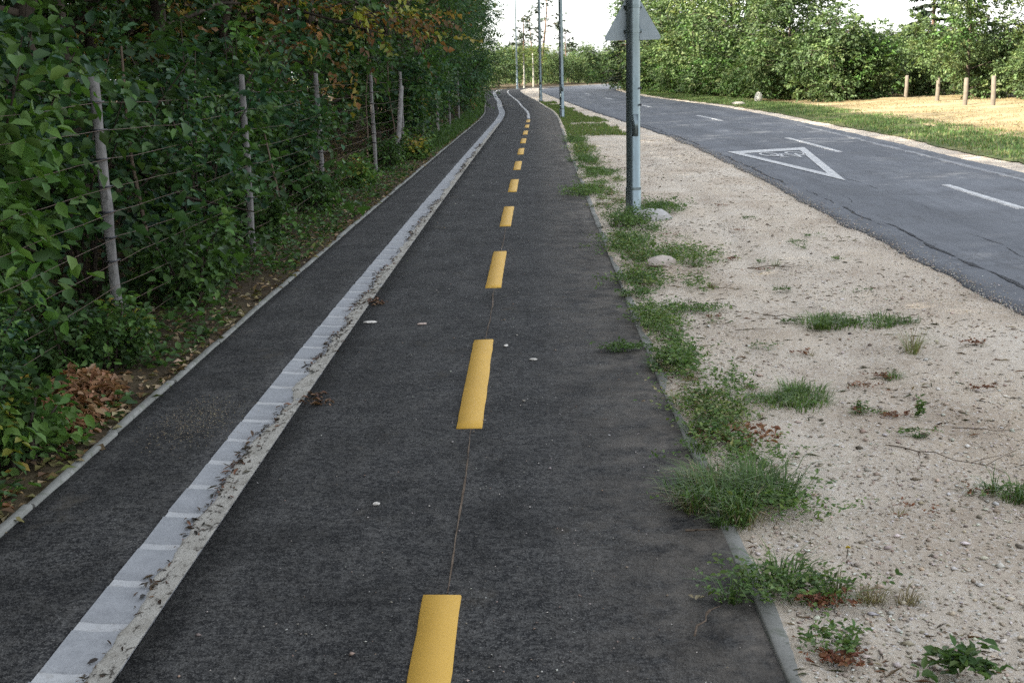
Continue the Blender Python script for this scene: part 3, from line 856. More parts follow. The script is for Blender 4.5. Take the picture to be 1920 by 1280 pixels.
SH = [
 (hazel, -2.97, 6.35, 1.04, 'bright green broad-leaved bush rising in front of the fence wires, nearest of all'),
 (hazel2, -2.66, 5.6, .40, 'low green bush with large leaves at the lower end of the near bright bush'),
 (hazel2, -3.55, 8.0, 1.15, 'green bush behind the wires to the left of the first fence post'),
 (dark1, -3.45, 9.4, 1.1, 'dark bush behind the wires just past the first fence post'),
 (hazel2, -3.0, 11.0, .80, 'green bush half hiding the second fence post'),
 (dark1, -3.35, 12.3, 1.2, 'dark bush just past the second fence post'),
 (hazel2, -3.3, 13.9, 1.15, 'mid green bush between second and third fence posts'),
 (hazel2, -3.02, 15.2, .80, 'green bush half hiding the third fence post'),
 (dark1, -3.7, 17.4, 1.1, 'dark bush behind the wires past the third fence post'),
 (hazel2, -3.05, 27.0, 1.25, 'green climbing bush just past the braced corner post'),
 (dark2, -2.95, 28.4, 1.0, 'small dark bush beside the green climbing bush past the corner post'),
 (dark1, -3.15, 31.5, 1.2, 'dark green bush on the bank where the kerb of the path ends'),
 (hazel2, -3.05, 35, 1.2, 'mid green bush on the bank halfway to the bend'),
 (low, -2.55, 9.0, 1.15, 'low bright green plant clump on the strip between first and second fence posts'),
 (low, -2.78, 9.9, 1.1, 'low leafy clump behind the bright clump before the second fence post'),
 (low, -2.5, 7.0, .7, 'small leafy plant at the foot of the first fence post'),
 (fresh, -2.56, 7.45, .95, 'yellowish green seedling against the base of the first fence post'),
 (low, -2.66, 6.75, .75, 'leafy plant behind the pile of brown leaves'),
 (fresh, -2.28, 5.15, 1.1, 'fresh green plant beside the left kerb near the lower picture edge'),
 (low, -2.45, 5.05, .9, 'low dark green plant at the left picture edge beside the kerb'),
 (low, -2.75, 12.6, 1.0, 'low plant clump on the strip past the second fence post'),
 (low, -2.6, 15.2, 1.0, 'low plant clump in front of the third fence post'),
 (fresh, -2.5, 18.2, 1.3, 'pale green plant between third and fourth fence posts'),
 (low, -2.55, 21.5, 1.1, 'low plant clump just past the fourth fence post'),
 (fresh, -2.35, 24.0, 1.6, 'yellow green plant at the foot of the corner brace'),
]
for ms, x, y, sc, lab in SH:
    place('shrub', ms, (x + float(shift(y))*(y > 20), y, float(floor_z(x, y))), r.uniform(0, 6.28), sc, lab, 'bush' if sc*1 and ms not in (low, fresh) else 'plant', None)
for i in range(24):
    y = 38 + i*2.7 + r.uniform(-.6, .6)
    x = -3.0 + float(shift(y)) + r.uniform(-.35, .15)
    place('shrub', [dark1, hazel2, dark2][i % 3], (x, y, float(floor_z(x, y))), r.uniform(0, 6.28), r.uniform(1.0, 1.4),
          'green bush at the foot of the wood wall beside the distant path', 'bush', 'bushes along the distant edge of the wood')

# ground cover and fallen leaves on the strip by the kerb (nobody could count them)
r = np.random.RandomState(61)
K = 15000
y = 3.6 + 34*r.rand(K)**1.7; u = r.rand(K)**1.1*1.5 + .05
x = shift(y) - 2.05 - u
keep = fbm(x*1.5, y*1.2, 71) > .37
x, y = x[keep], y[keep]; K = len(x)
P = np.c_[x, y, floor_z(x, y) + r.uniform(.01, .13, K)*np.clip(u[keep]/.25, .2, 1)]
A = np.c_[r.normal(0, 1, (K, 2)), r.uniform(-.2, .7, K)]
Nn = np.c_[r.normal(0, .4, (K, 2)), np.ones(K)]
L = r.uniform(.03, .075, K)
v, f, c = leaves(P, A, Nn, L, L*r.uniform(.5, .8, K), pick(r, GREEN_D+GREEN_M+GREEN_L[:1], K), 6)
obj('ground_cover', mesh('ground_cover', v, f, M['leaf'], c), kind='stuff', label='low green creeping leaves on the strip beside the left kerb', cat='ground cover')
K = 13000
y = 3.6 + 40*r.rand(K)**1.5; u = r.rand(K)**1.3*3.2 - .03
x = shift(y) - 2.04 - u
P = np.c_[x, y, floor_z(x, y) + r.uniform(.004, .03, K)]
A = np.c_[r.normal(0, 1, (K, 2)), r.normal(0, .18, K)]; Nn = np.c_[r.normal(0, .35, (K, 2)), np.ones(K)]
L = r.uniform(.025, .075, K)
LIT = [(.20, .125, .06), (.26, .19, .105), (.14, .09, .05), (.34, .27, .165), (.18, .155, .06), (.12, .14, .04)]
v, f, c = leaves(P, A, Nn, L, L*r.uniform(.45, .75, K), pick(r, LIT, K), 4)
obj('leaf_litter', mesh('leaf_litter', v, f, M['dry_leaf'], c), kind='stuff', label='scattered dry brown leaves on the soil beside the left kerb', cat='leaf litter')

# heap of brown leaves by the kerb
def leaf_heap(cx, cy, rx, ry, h, K, pal, seed, size=.075):
    r = np.random.RandomState(seed); tilt = .5 if h > .1 else .12
    d = np.clip(np.sqrt(r.rand(K)), 0, 1); a = r.uniform(0, 6.28, K)
    x = d*np.cos(a)*rx; y = d*np.sin(a)*ry
    z = h*(1-d**2)*r.uniform(.2, 1, K) + .008
    P = np.c_[x, y, z]
    A = np.c_[r.normal(0, 1, (K, 2)), r.normal(0, tilt, K)]; Nn = np.c_[r.normal(0, tilt+.1, (K, 2)), np.ones(K)]
    L = r.uniform(.4, 1.0, K)*size
    v, f, c = leaves(P, A, Nn, L, L*r.uniform(.35, .62, K), pick(r, pal, K), 6, fold=.35, droop=.3)
    return mesh('leaf_heap', v, f, M['dry_leaf'], c)
HEAP = [(.24, .115, .055), (.29, .16, .085), (.18, .085, .04), (.33, .205, .12)]
obj('leaf_heap', leaf_heap(0, 0, .19, .70, .22, 900, HEAP, 3), None, (-2.33, 6.0, float(floor_z(-2.33, 6.0))), .10,
    'heap of crisp reddish brown fallen leaves beside the left kerb', 'leaf heap')
obj('leaf_heap', leaf_heap(0, 0, .12, .35, .05, 120, HEAP, 5), None, (-2.22, 4.45, float(floor_z(-2.22, 4.45))), .05,
    'small patch of brown leaves at the left kerb in the lower left corner', 'leaf heap')

# ------------------------------------------------------------------ wire fence on concrete posts
fence = empty('wire_fence', (-2.65, 7.7, 0), 0, 'old wire fence with concrete posts standing in front of the shaded wood', 'fence')
def post_mesh(seed, H, a, b):
    r = np.random.RandomState(seed); m = MB(); v = []
    zs = np.linspace(-.25, H, 13); c = .012
    for i, z in enumerate(zs):
        j = r.uniform(-.006, .006, (8, 2)); tp = 1 - .10*(z/H if z > 0 else 0)
        o = np.array([(-a/2+c, -b/2), (a/2-c, -b/2), (a/2, -b/2+c), (a/2, b/2-c), (a/2-c, b/2), (-a/2+c, b/2), (-a/2, b/2-c), (-a/2, -b/2+c)])*tp + j
        v += [(p[0], p[1], z) for p in o]
    v.append((0, 0, H+.004))
    v = np.array(v); n = 8
    ii = np.arange(12)[:, None]*n; jj = np.arange(n)[None, :]; kk = (jj+1) % n
    m.add(v, np.stack([ii+jj, ii+kk, ii+n+kk, ii+n+jj], -1).reshape(-1, 4))
    m.add(v, np.array([[96+q, 96+(q+1) % 8, 104] for q in range(8)]))
    return m
posts_y = [3.4, 7.7, 11.65, 15.9, 20.6, 24.9, 29.2, 33.5, 37.8, 42.1]
wire_z = [.10, .24, .38, .53, .68, .84, 1.00, 1.17, 1.35, 1.52]
for i, py in enumerate(posts_y):
    px = float(shift(py))*(py > 20)
    o = obj('fence_post', post_mesh(300+i, 1.67, .058, .075).build('fence_post', M['post']), fence, (px, py-7.7, 0), r.uniform(-.08, .08))
    o.rotation_euler.x = r.uniform(-.012, .012); o.rotation_euler.y = r.uniform(-.01, .01)
    for z in wire_z[3:]:
        m = MB(); m.box((0, 0, z), (.076, .095, .010), rs=r, jit=.002)
        obj('wire_tie', m.build('wire_tie', M['dark_steel']), o)
# corner brace
m = MB(); m.tube([(0, 0, 0), (0, -1.3, -1.30)], [.05, .052], 6)
obj('brace', m.build('brace', M['post']), fence, (float(shift(24.9))+.02, 24.80-7.7, 1.38))
for z in wire_z:
    m = MB()
    for a, b in zip(posts_y[:-1], posts_y[1:]):
        t = np.linspace(0, 1, 9); sag = .025*r.uniform(.2, 1.6)
        xa = float(shift(a))*(a > 20); xb2 = float(shift(b))*(b > 20)
        pts = np.c_[xa + (xb2-xa)*t + .040 + .004*r.normal(0, 1, 9), a + (b-a)*t - 7.7, z - sag*4*t*(1-t) + .004*r.normal(0, 1, 9)]
        m.tube(pts, .0017, 4, cap=False)
    obj('wire', m.build('wire', M['wire']), fence)

# thin saplings in the strip near the fence
def sapling(x, y, h, lean, lab, mat='bark', rad=.014):
    m = MB(); zz = np.linspace(-.05, h, 8)
    m.tube(np.c_[lean*zz + .02*np.sin(zz*4), .3*lean*zz, zz], np.linspace(rad, rad*.45, 8), 6)
    t = empty('sapling', (x, y, float(floor_z(x, y))), 0, lab, 'sapling')
    obj('trunk', m.build('trunk', M[mat]), t)
    rr = np.random.RandomState(int(y*10)); K = 14
    E = np.c_[lean*h*rr.uniform(.5, 1, K), np.zeros(K), h*rr.uniform(.55, 1.0, K)]
    v, f, c = sprays(rr, E, np.c_[rr.normal(0, 1, (K, 2)), rr.uniform(-.1, .5, K)], 7, .08, pick(rr, GREEN_M+GREEN_D, K), .4, 6)
    obj('crown', mesh('crown', v, f, M['leaf'], c), t)
sapling(-2.88, 9.2, 1.9, -.045, 'thin dark sapling just right of the first fence post', 'twig', .02)
sapling(-2.62, 13.0, 1.5, -.10, 'thin leaning pale sapling between second and third fence posts', 'twig', .016)
sapling(-2.9, 22.3, 2.0, .05, 'thin sapling stem just before the braced corner post', 'twig', .018)
sapling(-2.75, 26.0, 2.1, -.06, 'reddish thin stem just past the braced corner post', 'twig', .02)

# ------------------------------------------------------------------ street lamps
def lamp(x, y, label, rz=0.0, hatch=True):
    t = empty('street_lamp', (x, y, 0), rz, label, 'street lamp', 'grey steel street lamps along the verge')
    m = MB(); m.tube([(0, 0, -.1), (0, 0, .30), (0, 0, .315), (0, 0, 2.0), (0, 0, 8.0)], [.088, .088, .080, .077, .050], 20)
    p = obj('pole', m.build('pole', M['galv'], True), t)
    m = MB(); m.tube([(0, 0, .30), (0, 0, .33)], [.0885, .0885], 20); obj('collar', m.build('collar', M['galv'], True), p)
    m = MB(); m.box((.015, -.078, 1.02), (.07, .012, .24)); obj('hatch', m.build('hatch', M['galv']), p)
    for z in (1.42, 1.24):
        m = MB(); m.tube([(.068, -.052, z), (.084, -.064, z)], [.012, .012], 8); obj('bolt', m.build('bolt', M['dark_steel']), p)
    m = MB(); m.tube([(0, 0, 7.9), (.15, 0, 8.25), (.7, 0, 8.5), (1.5, 0, 8.62)], [.045, .04, .036, .034], 10); obj('bracket', m.build('bracket', M['galv'], True), t)
    m = MB(); m.tube([(1.45, 0, 8.62), (1.6, 0, 8.63), (2.0, 0, 8.62), (2.15, 0, 8.60)], [.06, .12, .13, .05], 10); obj('lamp_head', m.build('lamp_head', M['galv'], True), t)
    return t
lamp(1.19, 13.9, 'nearest thick grey lamp pole carrying the triangular sign')
lamp(1.22, 42.6, 'second slender lamp pole standing on the grass patch by the path')
lamp(.76, 64.3, 'third lamp pole in front of the distant road, shorter looking')
lamp(-.75, 109.5, 'farthest lamp pole, pale against the trees at the bend of the path')

# triangular traffic sign seen from behind
sg = empty('traffic_sign', (1.19, 13.9, 1.94), math.radians(-3), 'triangular traffic sign seen from its grey back on the lamp pole', 'sign')
def tri_plate(side, th, rnd=.045, y=0.0):
    h = side*math.sqrt(3)/2
    C = [(-side/2, 0), (side/2, 0), (0, h)]; cen_ = np.array([0, h/3]); out = []
    for i, c0 in enumerate(C):
        c0 = np.array(c0); d = unit(cen_-c0); c1 = c0 + d*rnd*2
        a0 = math.atan2(-d[1], -d[0])
        for a in np.linspace(-math.pi/3, math.pi/3, 6): out.append(c1 + rnd*np.array([math.cos(a0+a), math.sin(a0+a)]))
    o = np.array(out); n = len(o)
    v = np.vstack([np.c_[o[:, 0], np.full(n, y), o[:, 1]], np.c_[o[:, 0], np.full(n, y+th), o[:, 1]], [[0, y, h/3]], [[0, y+th, h/3]]])
    m = MB(); q = np.arange(n); k2 = (q+1) % n
    m.add(v, np.vstack([np.c_[q, k2, np.full(n, 2*n)], np.c_[n+k2, n+q, np.full(n, 2*n+1)]]))
    m.add(v, np.c_[q, n+q, n+k2, k2])
    return m
pl = obj('plate', tri_plate(.66, .012, .03, .10).build('plate', M['sign_back']), sg)
o = obj('warning_border', tri_plate(.655, .002, .03, .1135).build('warning_border', M['sign_red']), pl)
o = obj('warning_face', tri_plate(.46, .002, .02, .1165).build('warning_face', M['sign_white']), pl); o.location.z = .065
for z in (.10, .36):
    m = MB(); m.tube([(0, 0, z-.02), (0, 0, z+.02)], [.0815, .0815], 20); m.box((0, .09, z), (.20, .022, .035))
    obj('clamp_band', m.build('clamp_band', M['galv']), sg)

# concrete lump at the foot of the first lamp, and a few stones
def rock(name, loc, s, seed, tint, lab, cat='stone'):
    r = np.random.RandomState(seed)
    import bmesh
    bm = bmesh.new(); bmesh.ops.create_icosphere(bm, subdivisions=2, radius=1)
    for v_ in bm.verts:
        d = 1 + r.uniform(-.13, .13); v_.co = Vector((v_.co.x*s[0]*d, v_.co.y*s[1]*d, max(v_.co.z, -.35)*s[2]*d))
    me = bpy.data.meshes.new(name); bm.to_mesh(me); bm.free()
    a = me.attributes.new('tint', 'FLOAT_COLOR', 'POINT'); a.data.foreach_set('color', np.tile((*tint, 1), len(me.vertices)).astype(np.float32))
    me.materials.append(M['stone'])
    return obj(name, me, None, loc, r.uniform(0, 6), lab, cat)
rock('concrete_lump', (1.35, 13.45, .02), (.15, .22, .11), 1, (.40, .385, .37), 'grey concrete lump poking out at the foot of the nearest lamp pole', 'concrete lump')
rock('stone', (1.10, 10.15, .05), (.10, .16, .06), 2, (.42, .36, .31), 'pale brown stone hump among the weeds in front of the nearest lamp')
rock('stone', (10.5, 56.6, .12), (.20, .18, .32), 3, (.62, .60, .52), 'upright pale stone at the grass edge across the road')
rock('stone', (8.9, 52.5, .02), (.30, .3, .12), 4, (.34, .31, .26), 'flat brownish stone low in the grass across the road')

# ------------------------------------------------------------------ weeds on the verge
def blades(r, K, rad, h, pal, lean=1.0, cx=0.0, cy=0.0, wd=.0045, ry=None):
    K = int(K*1.8); wd = wd*.5; lean = lean*1.25; d_pow = .8
    ry = ry or rad; ns = max(1, min(14, K//45))
    sa = r.uniform(0, 6.28, ns); sd_ = r.rand(ns)**.6; pk = r.randint(ns, size=K); sw_ = r.uniform(.12, .38, ns)
    a = r.uniform(0, 6.28, K); d = r.rand(K)**.6
    ox = np.cos(sa)[pk]*sd_[pk]*.85 + np.cos(a)*d*sw_[pk]; oy = np.sin(sa)[pk]*sd_[pk]*.85 + np.sin(a)*d*sw_[pk]
    bx_ = cx + ox*rad; by_ = cy + oy*ry; h = h*r.uniform(.6, 1.15, ns)[pk]
    hh = h*r.uniform(.45, 1.15, K)
    dirx = np.cos(a)*d + .5*ox + r.normal(0, .4, K); diry = np.sin(a)*d + .5*oy + r.normal(0, .4, K)
    dd = np.c_[dirx, diry]; dd /= np.linalg.norm(dd, axis=1)[:, None] + 1e-6
    spread = hh*lean*r.uniform(.3, 1.3, K)
    sd = np.c_[-dd[:, 1], dd[:, 0], np.zeros(K)]*(wd*r.uniform(.6, 1.3, K))[:, None]
    B0 = np.c_[bx_, by_, np.full(K, -.012)]
    M1 = B0 + np.c_[dd*(spread*.35)[:, None], hh*.72]
    T = B0 + np.c_[dd*spread[:, None], hh*r.uniform(.55, 1.05, K)]
    v = np.stack([B0-sd, B0+sd, M1+sd*.8, M1-sd*.8, T], 1).reshape(-1, 3)
    o = (np.arange(K)*5)[:, None]
    return v, o + np.array([[0, 1, 2, 3]]), o + np.array([[3, 2, 4]]), np.repeat(pick(r, pal, K), 5, 0)

def creepers(r, n, R, per, leaf, pal, h=.05, cx=0., cy=0., ry=None):
    """low stems running outward over the ground with small leaves"""
    ry = ry or R
    n = int(n*2.6); leaf = leaf*.74; h = h*.8; a = r.uniform(0, 6.28, n); D = np.c_[np.cos(a)*R, np.sin(a)*ry, r.uniform(-.02, .6, n)*h*2]
    tips = np.c_[np.full(n, cx), np.full(n, cy), np.full(n, .01)] + np.c_[r.normal(0, R*.42, n), r.normal(0, ry*.42, n), r.uniform(0, h, n)*r.rand(n)]
    K = n*per; s = np.tile(np.linspace(.1, 1, per), n)
    P = np.repeat(tips, per, 0) + np.repeat(D, per, 0)*s[:, None]*np.repeat(r.uniform(.4, 1.0, n), per)[:, None]*.8
    P[:, 2] = np.maximum(P[:, 2] + r.uniform(0, h*.6, K), .006)
    A = np.c_[r.normal(0, 1, (K, 2)), r.uniform(-.1, .7, K)]; Nn = np.c_[r.normal(0, .5, (K, 2)), np.ones(K)]
    L = leaf*r.uniform(.6, 1.3, K)
    return leaves(P, A, Nn, L, L*r.uniform(.4, .62, K), pick(r, pal, K), 6)

W_G = [(.125, .200, .052), (.098, .165, .046), (.165, .225, .070), (.080, .138, .042)]
W_DK = [(.072, .128, .040), (.092, .154, .046), (.112, .178, .052)]
W_Y = [(.19, .23, .075), (.25, .25, .11), (.15, .19, .06)]
W_DRY = [(.26, .21, .12), (.32, .27, .17), (.20, .155, .09)]
W_RED = [(.20, .075, .04), (.15, .065, .04), (.24, .12, .06)]

def weed(name, x, y, lab, parts, cat, seed, rz=0.0):
    """parts: (part name, kind, n, rx, ry, size, palette, height, dx, dy)"""
    r = np.random.RandomState(seed)
    if x < .76 and x > .60: z = .008
    else: z = float(verge_z(np.array([x]), np.array([y]))[0]) if x >= .744 else .004
    t = empty(name, (x, y, z), rz, lab, cat)
    for pn, kd, n, rx, ry, size, pal, h, dx, dy in parts:
        if kd == 'blade':
            v, f4, f3, c = blades(r, n, rx, h, pal, 1.1, dx, dy, size, ry)
            me = mesh(pn, v, [f4, f3], M['leaf'], c)
        else:
            v, f, c = creepers(r, n, rx, 9, size, pal, h, dx, dy, ry)
            me = mesh(pn, v, f, M['leaf'] if pal is not W_RED else M['dry_leaf'], c)
        obj(pn, me, t, kind='stuff')
    return t
BL, CR = 'blade', 'creep'
weed('grass_tuft', .80, 4.50, 'largest bushy dark grass tuft spilling over the right kerb onto the asphalt',
     [('blades', BL, 760, .29, .33, .0046, W_DK+W_G, .11, 0, 0), ('long_blades', BL, 120, .32, .34, .0042, W_DK, .18, .02, .02), ('leaves', CR, 44, .26, .22, .028, W_G, .06, .07, -.12), ('dry_blades', BL, 160, .25, .26, .004, W_DRY, .10, -.04, -.05)], 'grass tuft', 1)
weed('weed_clump', .83, 3.62, 'mixed weed clump with reddish leaves over the kerb in the lower right',
     [('leaves', CR, 34, .24, .14, .030, W_G, .07, -.04, .03), ('blades', BL, 150, .22, .13, .0045, W_DK, .11, -.06, .02), ('red_leaves', CR, 8, .10, .07, .026, W_RED, .03, .08, -.07), ('dry_blades', BL, 110, .16, .10, .0035, W_DRY, .07, .20, -.03)], 'weed', 2)
weed('weed', .86, 3.22, 'small green and red weed on pale gravel beside the kerb near the lower picture edge',
     [('leaves', CR, 9, .08, .07, .030, W_G, .06, 0, .02), ('red_leaves', CR, 8, .09, .06, .026, W_RED, .02, 0, -.05)], 'weed', 3)
weed('weed', 1.14, 3.08, 'broad-leaved green weed at the very bottom on the sand',
     [('leaves', CR, 7, .07, .06, .050, W_DK, .07, 0, 0)], 'weed', 4)
weed('grass_tuft', 1.27, 5.95, 'spreading green grass clump in the open sand right of the brown leaf patch',
     [('blades', BL, 460, .27, .24, .0050, W_G, .075, .03, 0), ('leaves', CR, 12, .24, .16, .024, W_G, .03, .03, 0), ('runner_blades', BL, 70, .14, .05, .004, W_DK, .05, -.24, .10)], 'grass tuft', 5)
weed('grass_tuft', 2.08, 7.75, 'flattened grass clump with long dark straws beside the wheel rut',
     [('blades', BL, 420, .36, .22, .0055, W_G, .075, 0, 0), ('dark_blades', BL, 130, .50, .16, .005, W_DK, .07, .02, .03), ('leaves', CR, 14, .34, .16, .026, W_G, .03, 0, 0)], 'grass tuft', 6)
weed('grass_tuft', 2.17, 6.95, 'wispy grey green grass tuft standing in front of the flattened clump',
     [('blades', BL, 70, .10, .10, .003, W_Y+W_DRY, .17, 0, 0)], 'grass tuft', 7)
weed('weed', 1.88, 6.42, 'small weed with reddish base left of the wispy tuft',
     [('blades', BL, 60, .10, .08, .004, W_G, .06, 0, 0), ('red_leaves', CR, 6, .08, .06, .02, W_RED, .015, 0, 0)], 'weed', 8)
weed('weed_clump', .88, 5.72, 'yellowish green leafy clump by the kerb just behind the brown leaf patch',
     [('leaves', CR, 44, .20, .30, .030, W_G+W_Y, .06, 0, 0), ('blades', BL, 120, .17, .2, .004, W_Y, .08, 0, 0)], 'weed', 9)
weed('weed_clump', .80, 6.65, 'leafy clump hugging the kerb beside the long yellow dash',
     [('leaves', CR, 44, .15, .36, .034, W_G, .08, .03, 0), ('blades', BL, 60, .14, .3, .004, W_DK, .09, 0, 0)], 'weed', 10)
weed('weed_clump', .56, 7.15, 'dark creeping weed running from the kerb onto the asphalt',
     [('leaves', CR, 26, .20, .10, .026, W_DK, .025, 0, 0), ('blades', BL, 40, .18, .08, .0035, W_DK, .03, 0, 0)], 'weed', 11)
weed('weed_clump', .86, 7.85, 'leafy kerbside clump between the dark creeper and the low branchy weed',
     [('leaves', CR, 44, .17, .40, .032, W_G+W_Y[:1], .07, 0, 0), ('dry_blades', BL, 50, .14, .3, .0035, W_DRY, .06, -.06, .1)], 'weed', 12)
weed('weed_clump', 1.13, 8.3, 'low branchy weed reaching out over the sand from the kerb',
     [('leaves', CR, 30, .24, .14, .026, W_DK+W_G, .04, 0, 0), ('dark_blades', BL, 50, .26, .1, .004, W_DK, .04, 0, 0)], 'weed', 13)
weed('weed_clump', .90, 9.45, 'dark leafy clump by the kerb just in front of the brown stone hump',
     [('leaves', CR, 46, .24, .42, .036, W_DK+W_Y[:1], .07, 0, 0), ('dry_blades', BL, 60, .2, .35, .004, W_DRY, .05, -.05, -.2)], 'weed', 14)
weed('weed_clump', 1.25, 10.6, 'wide sprawling green weed behind the brown stone hump, reaching right',
     [('leaves', CR, 80, .42, .60, .038, W_G+W_Y[:1], .07, 0, 0), ('blades', BL, 140, .4, .5, .005, W_G, .07, .06, -.2)], 'weed', 15)
weed('weed_clump', .93, 11.5, 'long kerbside weed clump in front of the nearest lamp',
     [('leaves', CR, 70, .32, .75, .038, W_DK+W_Y[:1], .08, 0, 0), ('blades', BL, 60, .3, .6, .0045, W_G, .07, 0, 0)], 'weed', 16)
weed('weed_clump', 1.06, 12.95, 'thick green weed around the foot of the nearest lamp pole',
     [('leaves', CR, 70, .24, .50, .042, W_G+W_DK, .15, 0, 0), ('blades', BL, 60, .2, .4, .005, W_G, .16, 0, 0)], 'weed', 17)
weed('weed_clump', 1.56, 14.4, 'dense green mat of weeds right of the nearest lamp pole',
     [('leaves', CR, 70, .28, .55, .040, W_DK+W_G, .09, 0, 0), ('blades', BL, 70, .28, .5, .005, W_Y, .12, 0, .2)], 'weed', 18)
weed('weed_clump', .80, 16.6, 'rounded green clump across the kerb left of and behind the nearest lamp',
     [('leaves', CR, 80, .30, .75, .042, W_G, .09, 0, 0), ('blades', BL, 90, .3, .6, .005, W_Y, .08, .05, 0)], 'weed', 19)
weed('weed_clump', 1.08, 19.6, 'green clump by the kerb, first beyond the rounded clump',
     [('leaves', CR, 60, .24, .9, .042, W_G+W_DK, .08, 0, 0), ('blades', BL, 60, .2, .7, .005, W_Y, .08, 0, 0)], 'weed', 20)
weed('weed_clump', 1.08, 22.2, 'dark green clump by the kerb, second beyond the rounded clump',
     [('leaves', CR, 60, .26, .9, .045, W_DK, .09, 0, 0), ('blades', BL, 60, .2, .7, .005, W_G, .08, 0, 0)], 'weed', 21)
weed('weed_clump', 1.10, 25.2, 'striped green clump by the kerb, third beyond the rounded clump',
     [('leaves', CR, 60, .26, 1.1, .048, W_G+W_Y, .09, 0, 0), ('blades', BL, 60, .2, .9, .005, W_G, .08, 0, 0)], 'weed', 22)
weed('weed_clump', 1.14, 28.8, 'green clump by the kerb, fourth beyond the rounded clump',
     [('leaves', CR, 60, .28, 1.2, .05, W_DK+W_G, .10, 0, 0), ('blades', BL, 60, .25, 1.0, .005, W_G, .1, 0, 0)], 'weed', 23)
weed('weed', 1.58, 5.72, 'thin trailing weed to the right of the spreading sand clump',
     [('blades', BL, 60, .12, .07, .0038, W_G, .05, 0, 0), ('red_leaves', CR, 4, .05, .04, .018, W_RED, .012, -.02, 0)], 'weed', 24)
weed('weed', 1.66, 5.32, 'dark thin runner weed crossing the fine gravel below the trailing weed',
     [('blades', BL, 46, .16, .05, .0038, W_DK, .04, 0, 0), ('leaves', CR, 5, .12, .05, .02, W_G, .02, 0, 0)], 'weed', 25)
weed('weed', 1.82, 5.6, 'single upright light green sprig in the rut', [('leaves', CR, 4, .03, .03, .03, W_G, .08, 0, 0), ('red_leaves', CR, 6, .07, .05, .02, W_RED, .012, -.08, .05)], 'weed', 26)
weed('grass_tuft', 1.84, 4.55, 'dark weedy grass at the right picture edge',
     [('blades', BL, 110, .13, .10, .0045, W_DK, .09, 0, 0), ('dry_blades', BL, 50, .14, .1, .004, W_DRY, .07, 0, 0), ('leaves', CR, 6, .1, .07, .026, W_G, .03, 0, 0)], 'grass tuft', 27)
weed('weed', 2.05, 10.2, 'tiny upright seedlings on the sand beyond the wheel rut', [('blades', BL, 16, .14, .2, .003, W_G, .09, 0, 0)], 'weed', 28)
weed('weed', 1.86, 9.0, 'low dark sprig beside the rut in front of the tiny seedlings', [('leaves', CR, 5, .08, .07, .022, W_DK, .03, 0, 0)], 'weed', 29)

# small weeds that knit the kerb strip together
r = np.random.RandomState(77)
for i in range(58):
    y = 4.9 + 27*(i/58.0)**1.3 + r.uniform(-.15, .15); x = .775 + float(shift(y)) + abs(r.normal(0, .13 + .10*(y > 8)))
    pal = [W_G, W_G+W_Y, W_DK, W_G+W_DRY][r.randint(4)]
    weed('weed', x, y, 'small low weed in the ragged green strip along the right kerb',
         [('leaves', CR, r.randint(10, 24), r.uniform(.10, .24), r.uniform(.14, .34)*(1+y/25), .030, pal, .045, 0, 0), ('blades', BL, r.randint(15, 50), .14, .22, .004, [W_G, W_Y, W_DRY][r.randint(3)], .06, 0, 0)], 'weed', 700+i)['group'] = 'small weeds along the right kerb'
for i in range(30):
    y = r.uniform(4.0, 15); x = r.uniform(1.1, float(near(y)) - .4)
    weed('weed', x, y, 'tiny sprig of weed on the open sand',
         [('leaves', CR, r.randint(2, 6), r.uniform(.05, .12), r.uniform(.05, .1), .022, [W_G, W_DK, W_RED][r.randint(3)], .02, 0, 0), ('blades', BL, r.randint(4, 14), .09, .07, .003, [W_G, W_DRY][r.randint(2)], .05, 0, 0)], 'weed', 800+i)['group'] = 'tiny sprigs on the sand'

# dead brown leaves by the kerb
obj('dead_leaf_patch', leaf_heap(0, 0, .21, .17, .022, 150, [(.24, .11, .06), (.18, .085, .05), (.30, .16, .09)], 9, .045), None, (.93, 5.35, .012), 0,
    'patch of rusty dead leaves between the kerb and the sand behind the largest tuft', 'dead leaves')
# dandelion
dn = empty('dandelion', (1.06, 3.94, float(verge_z(np.array([1.06]), np.array([3.94]))[0])), 0, 'tiny yellow flower head on the pale sand', 'flower')
m = MB(); m.tube([(0, 0, 0), (.004, 0, .035)], [.0015, .0015], 5); obj('stem', m.build('stem', M['twig']), dn)
rr = np.random.RandomState(4); a = np.linspace(0, 12.5, 26)
v, f, c = leaves(np.c_[np.full(26, .004), np.zeros(26), np.full(26, .036)], np.c_[np.cos(a), np.sin(a), rr.uniform(.1, .9, 26)], np.tile((0, 0, 1.), (26, 1)), np.full(26, .011), np.full(26, .005), np.tile((.55, .38, .02), (26, 1)))
obj('flower_head', mesh('flower_head', v, f, M['leaf'], c), dn)

# twigs
def twig(x, y, L, rz, seed, lab, nbr=3, rad=.0045, z=None):
    r = np.random.RandomState(seed); m = MB()
    t = np.linspace(0, 1, 8)
    p = np.c_[(t-.5)*L, .06*L*np.cumsum(r.normal(0, .4, 8)), .012 + .02*L*np.abs(r.normal(0, 1, 8))]
    m.tube(p, np.linspace(rad, rad*.4, 8), 5)
    for i in range(nbr):
        k_ = r.randint(2, 7); d = np.array([r.uniform(.3, 1), r.choice([-1, 1])*r.uniform(.4, 1), r.uniform(0, .5)])*L*.22
        m.tube([p[k_], p[k_]+d*.6, p[k_]+d+np.array([0, 0, -.004])], [rad*.6, rad*.5, rad*.3], 4)
    if z is None: z = float(verge_z(np.array([x]), np.array([y]))[0]) if x > .76 else .004
    return obj('twig', m.build('twig', M['twig']), None, (x, y, z), rz, lab, 'twig')
twig(2.02, 9.95, .48, .1, 1, 'forked dark twig lying across the sand beyond the wheel rut', 4)
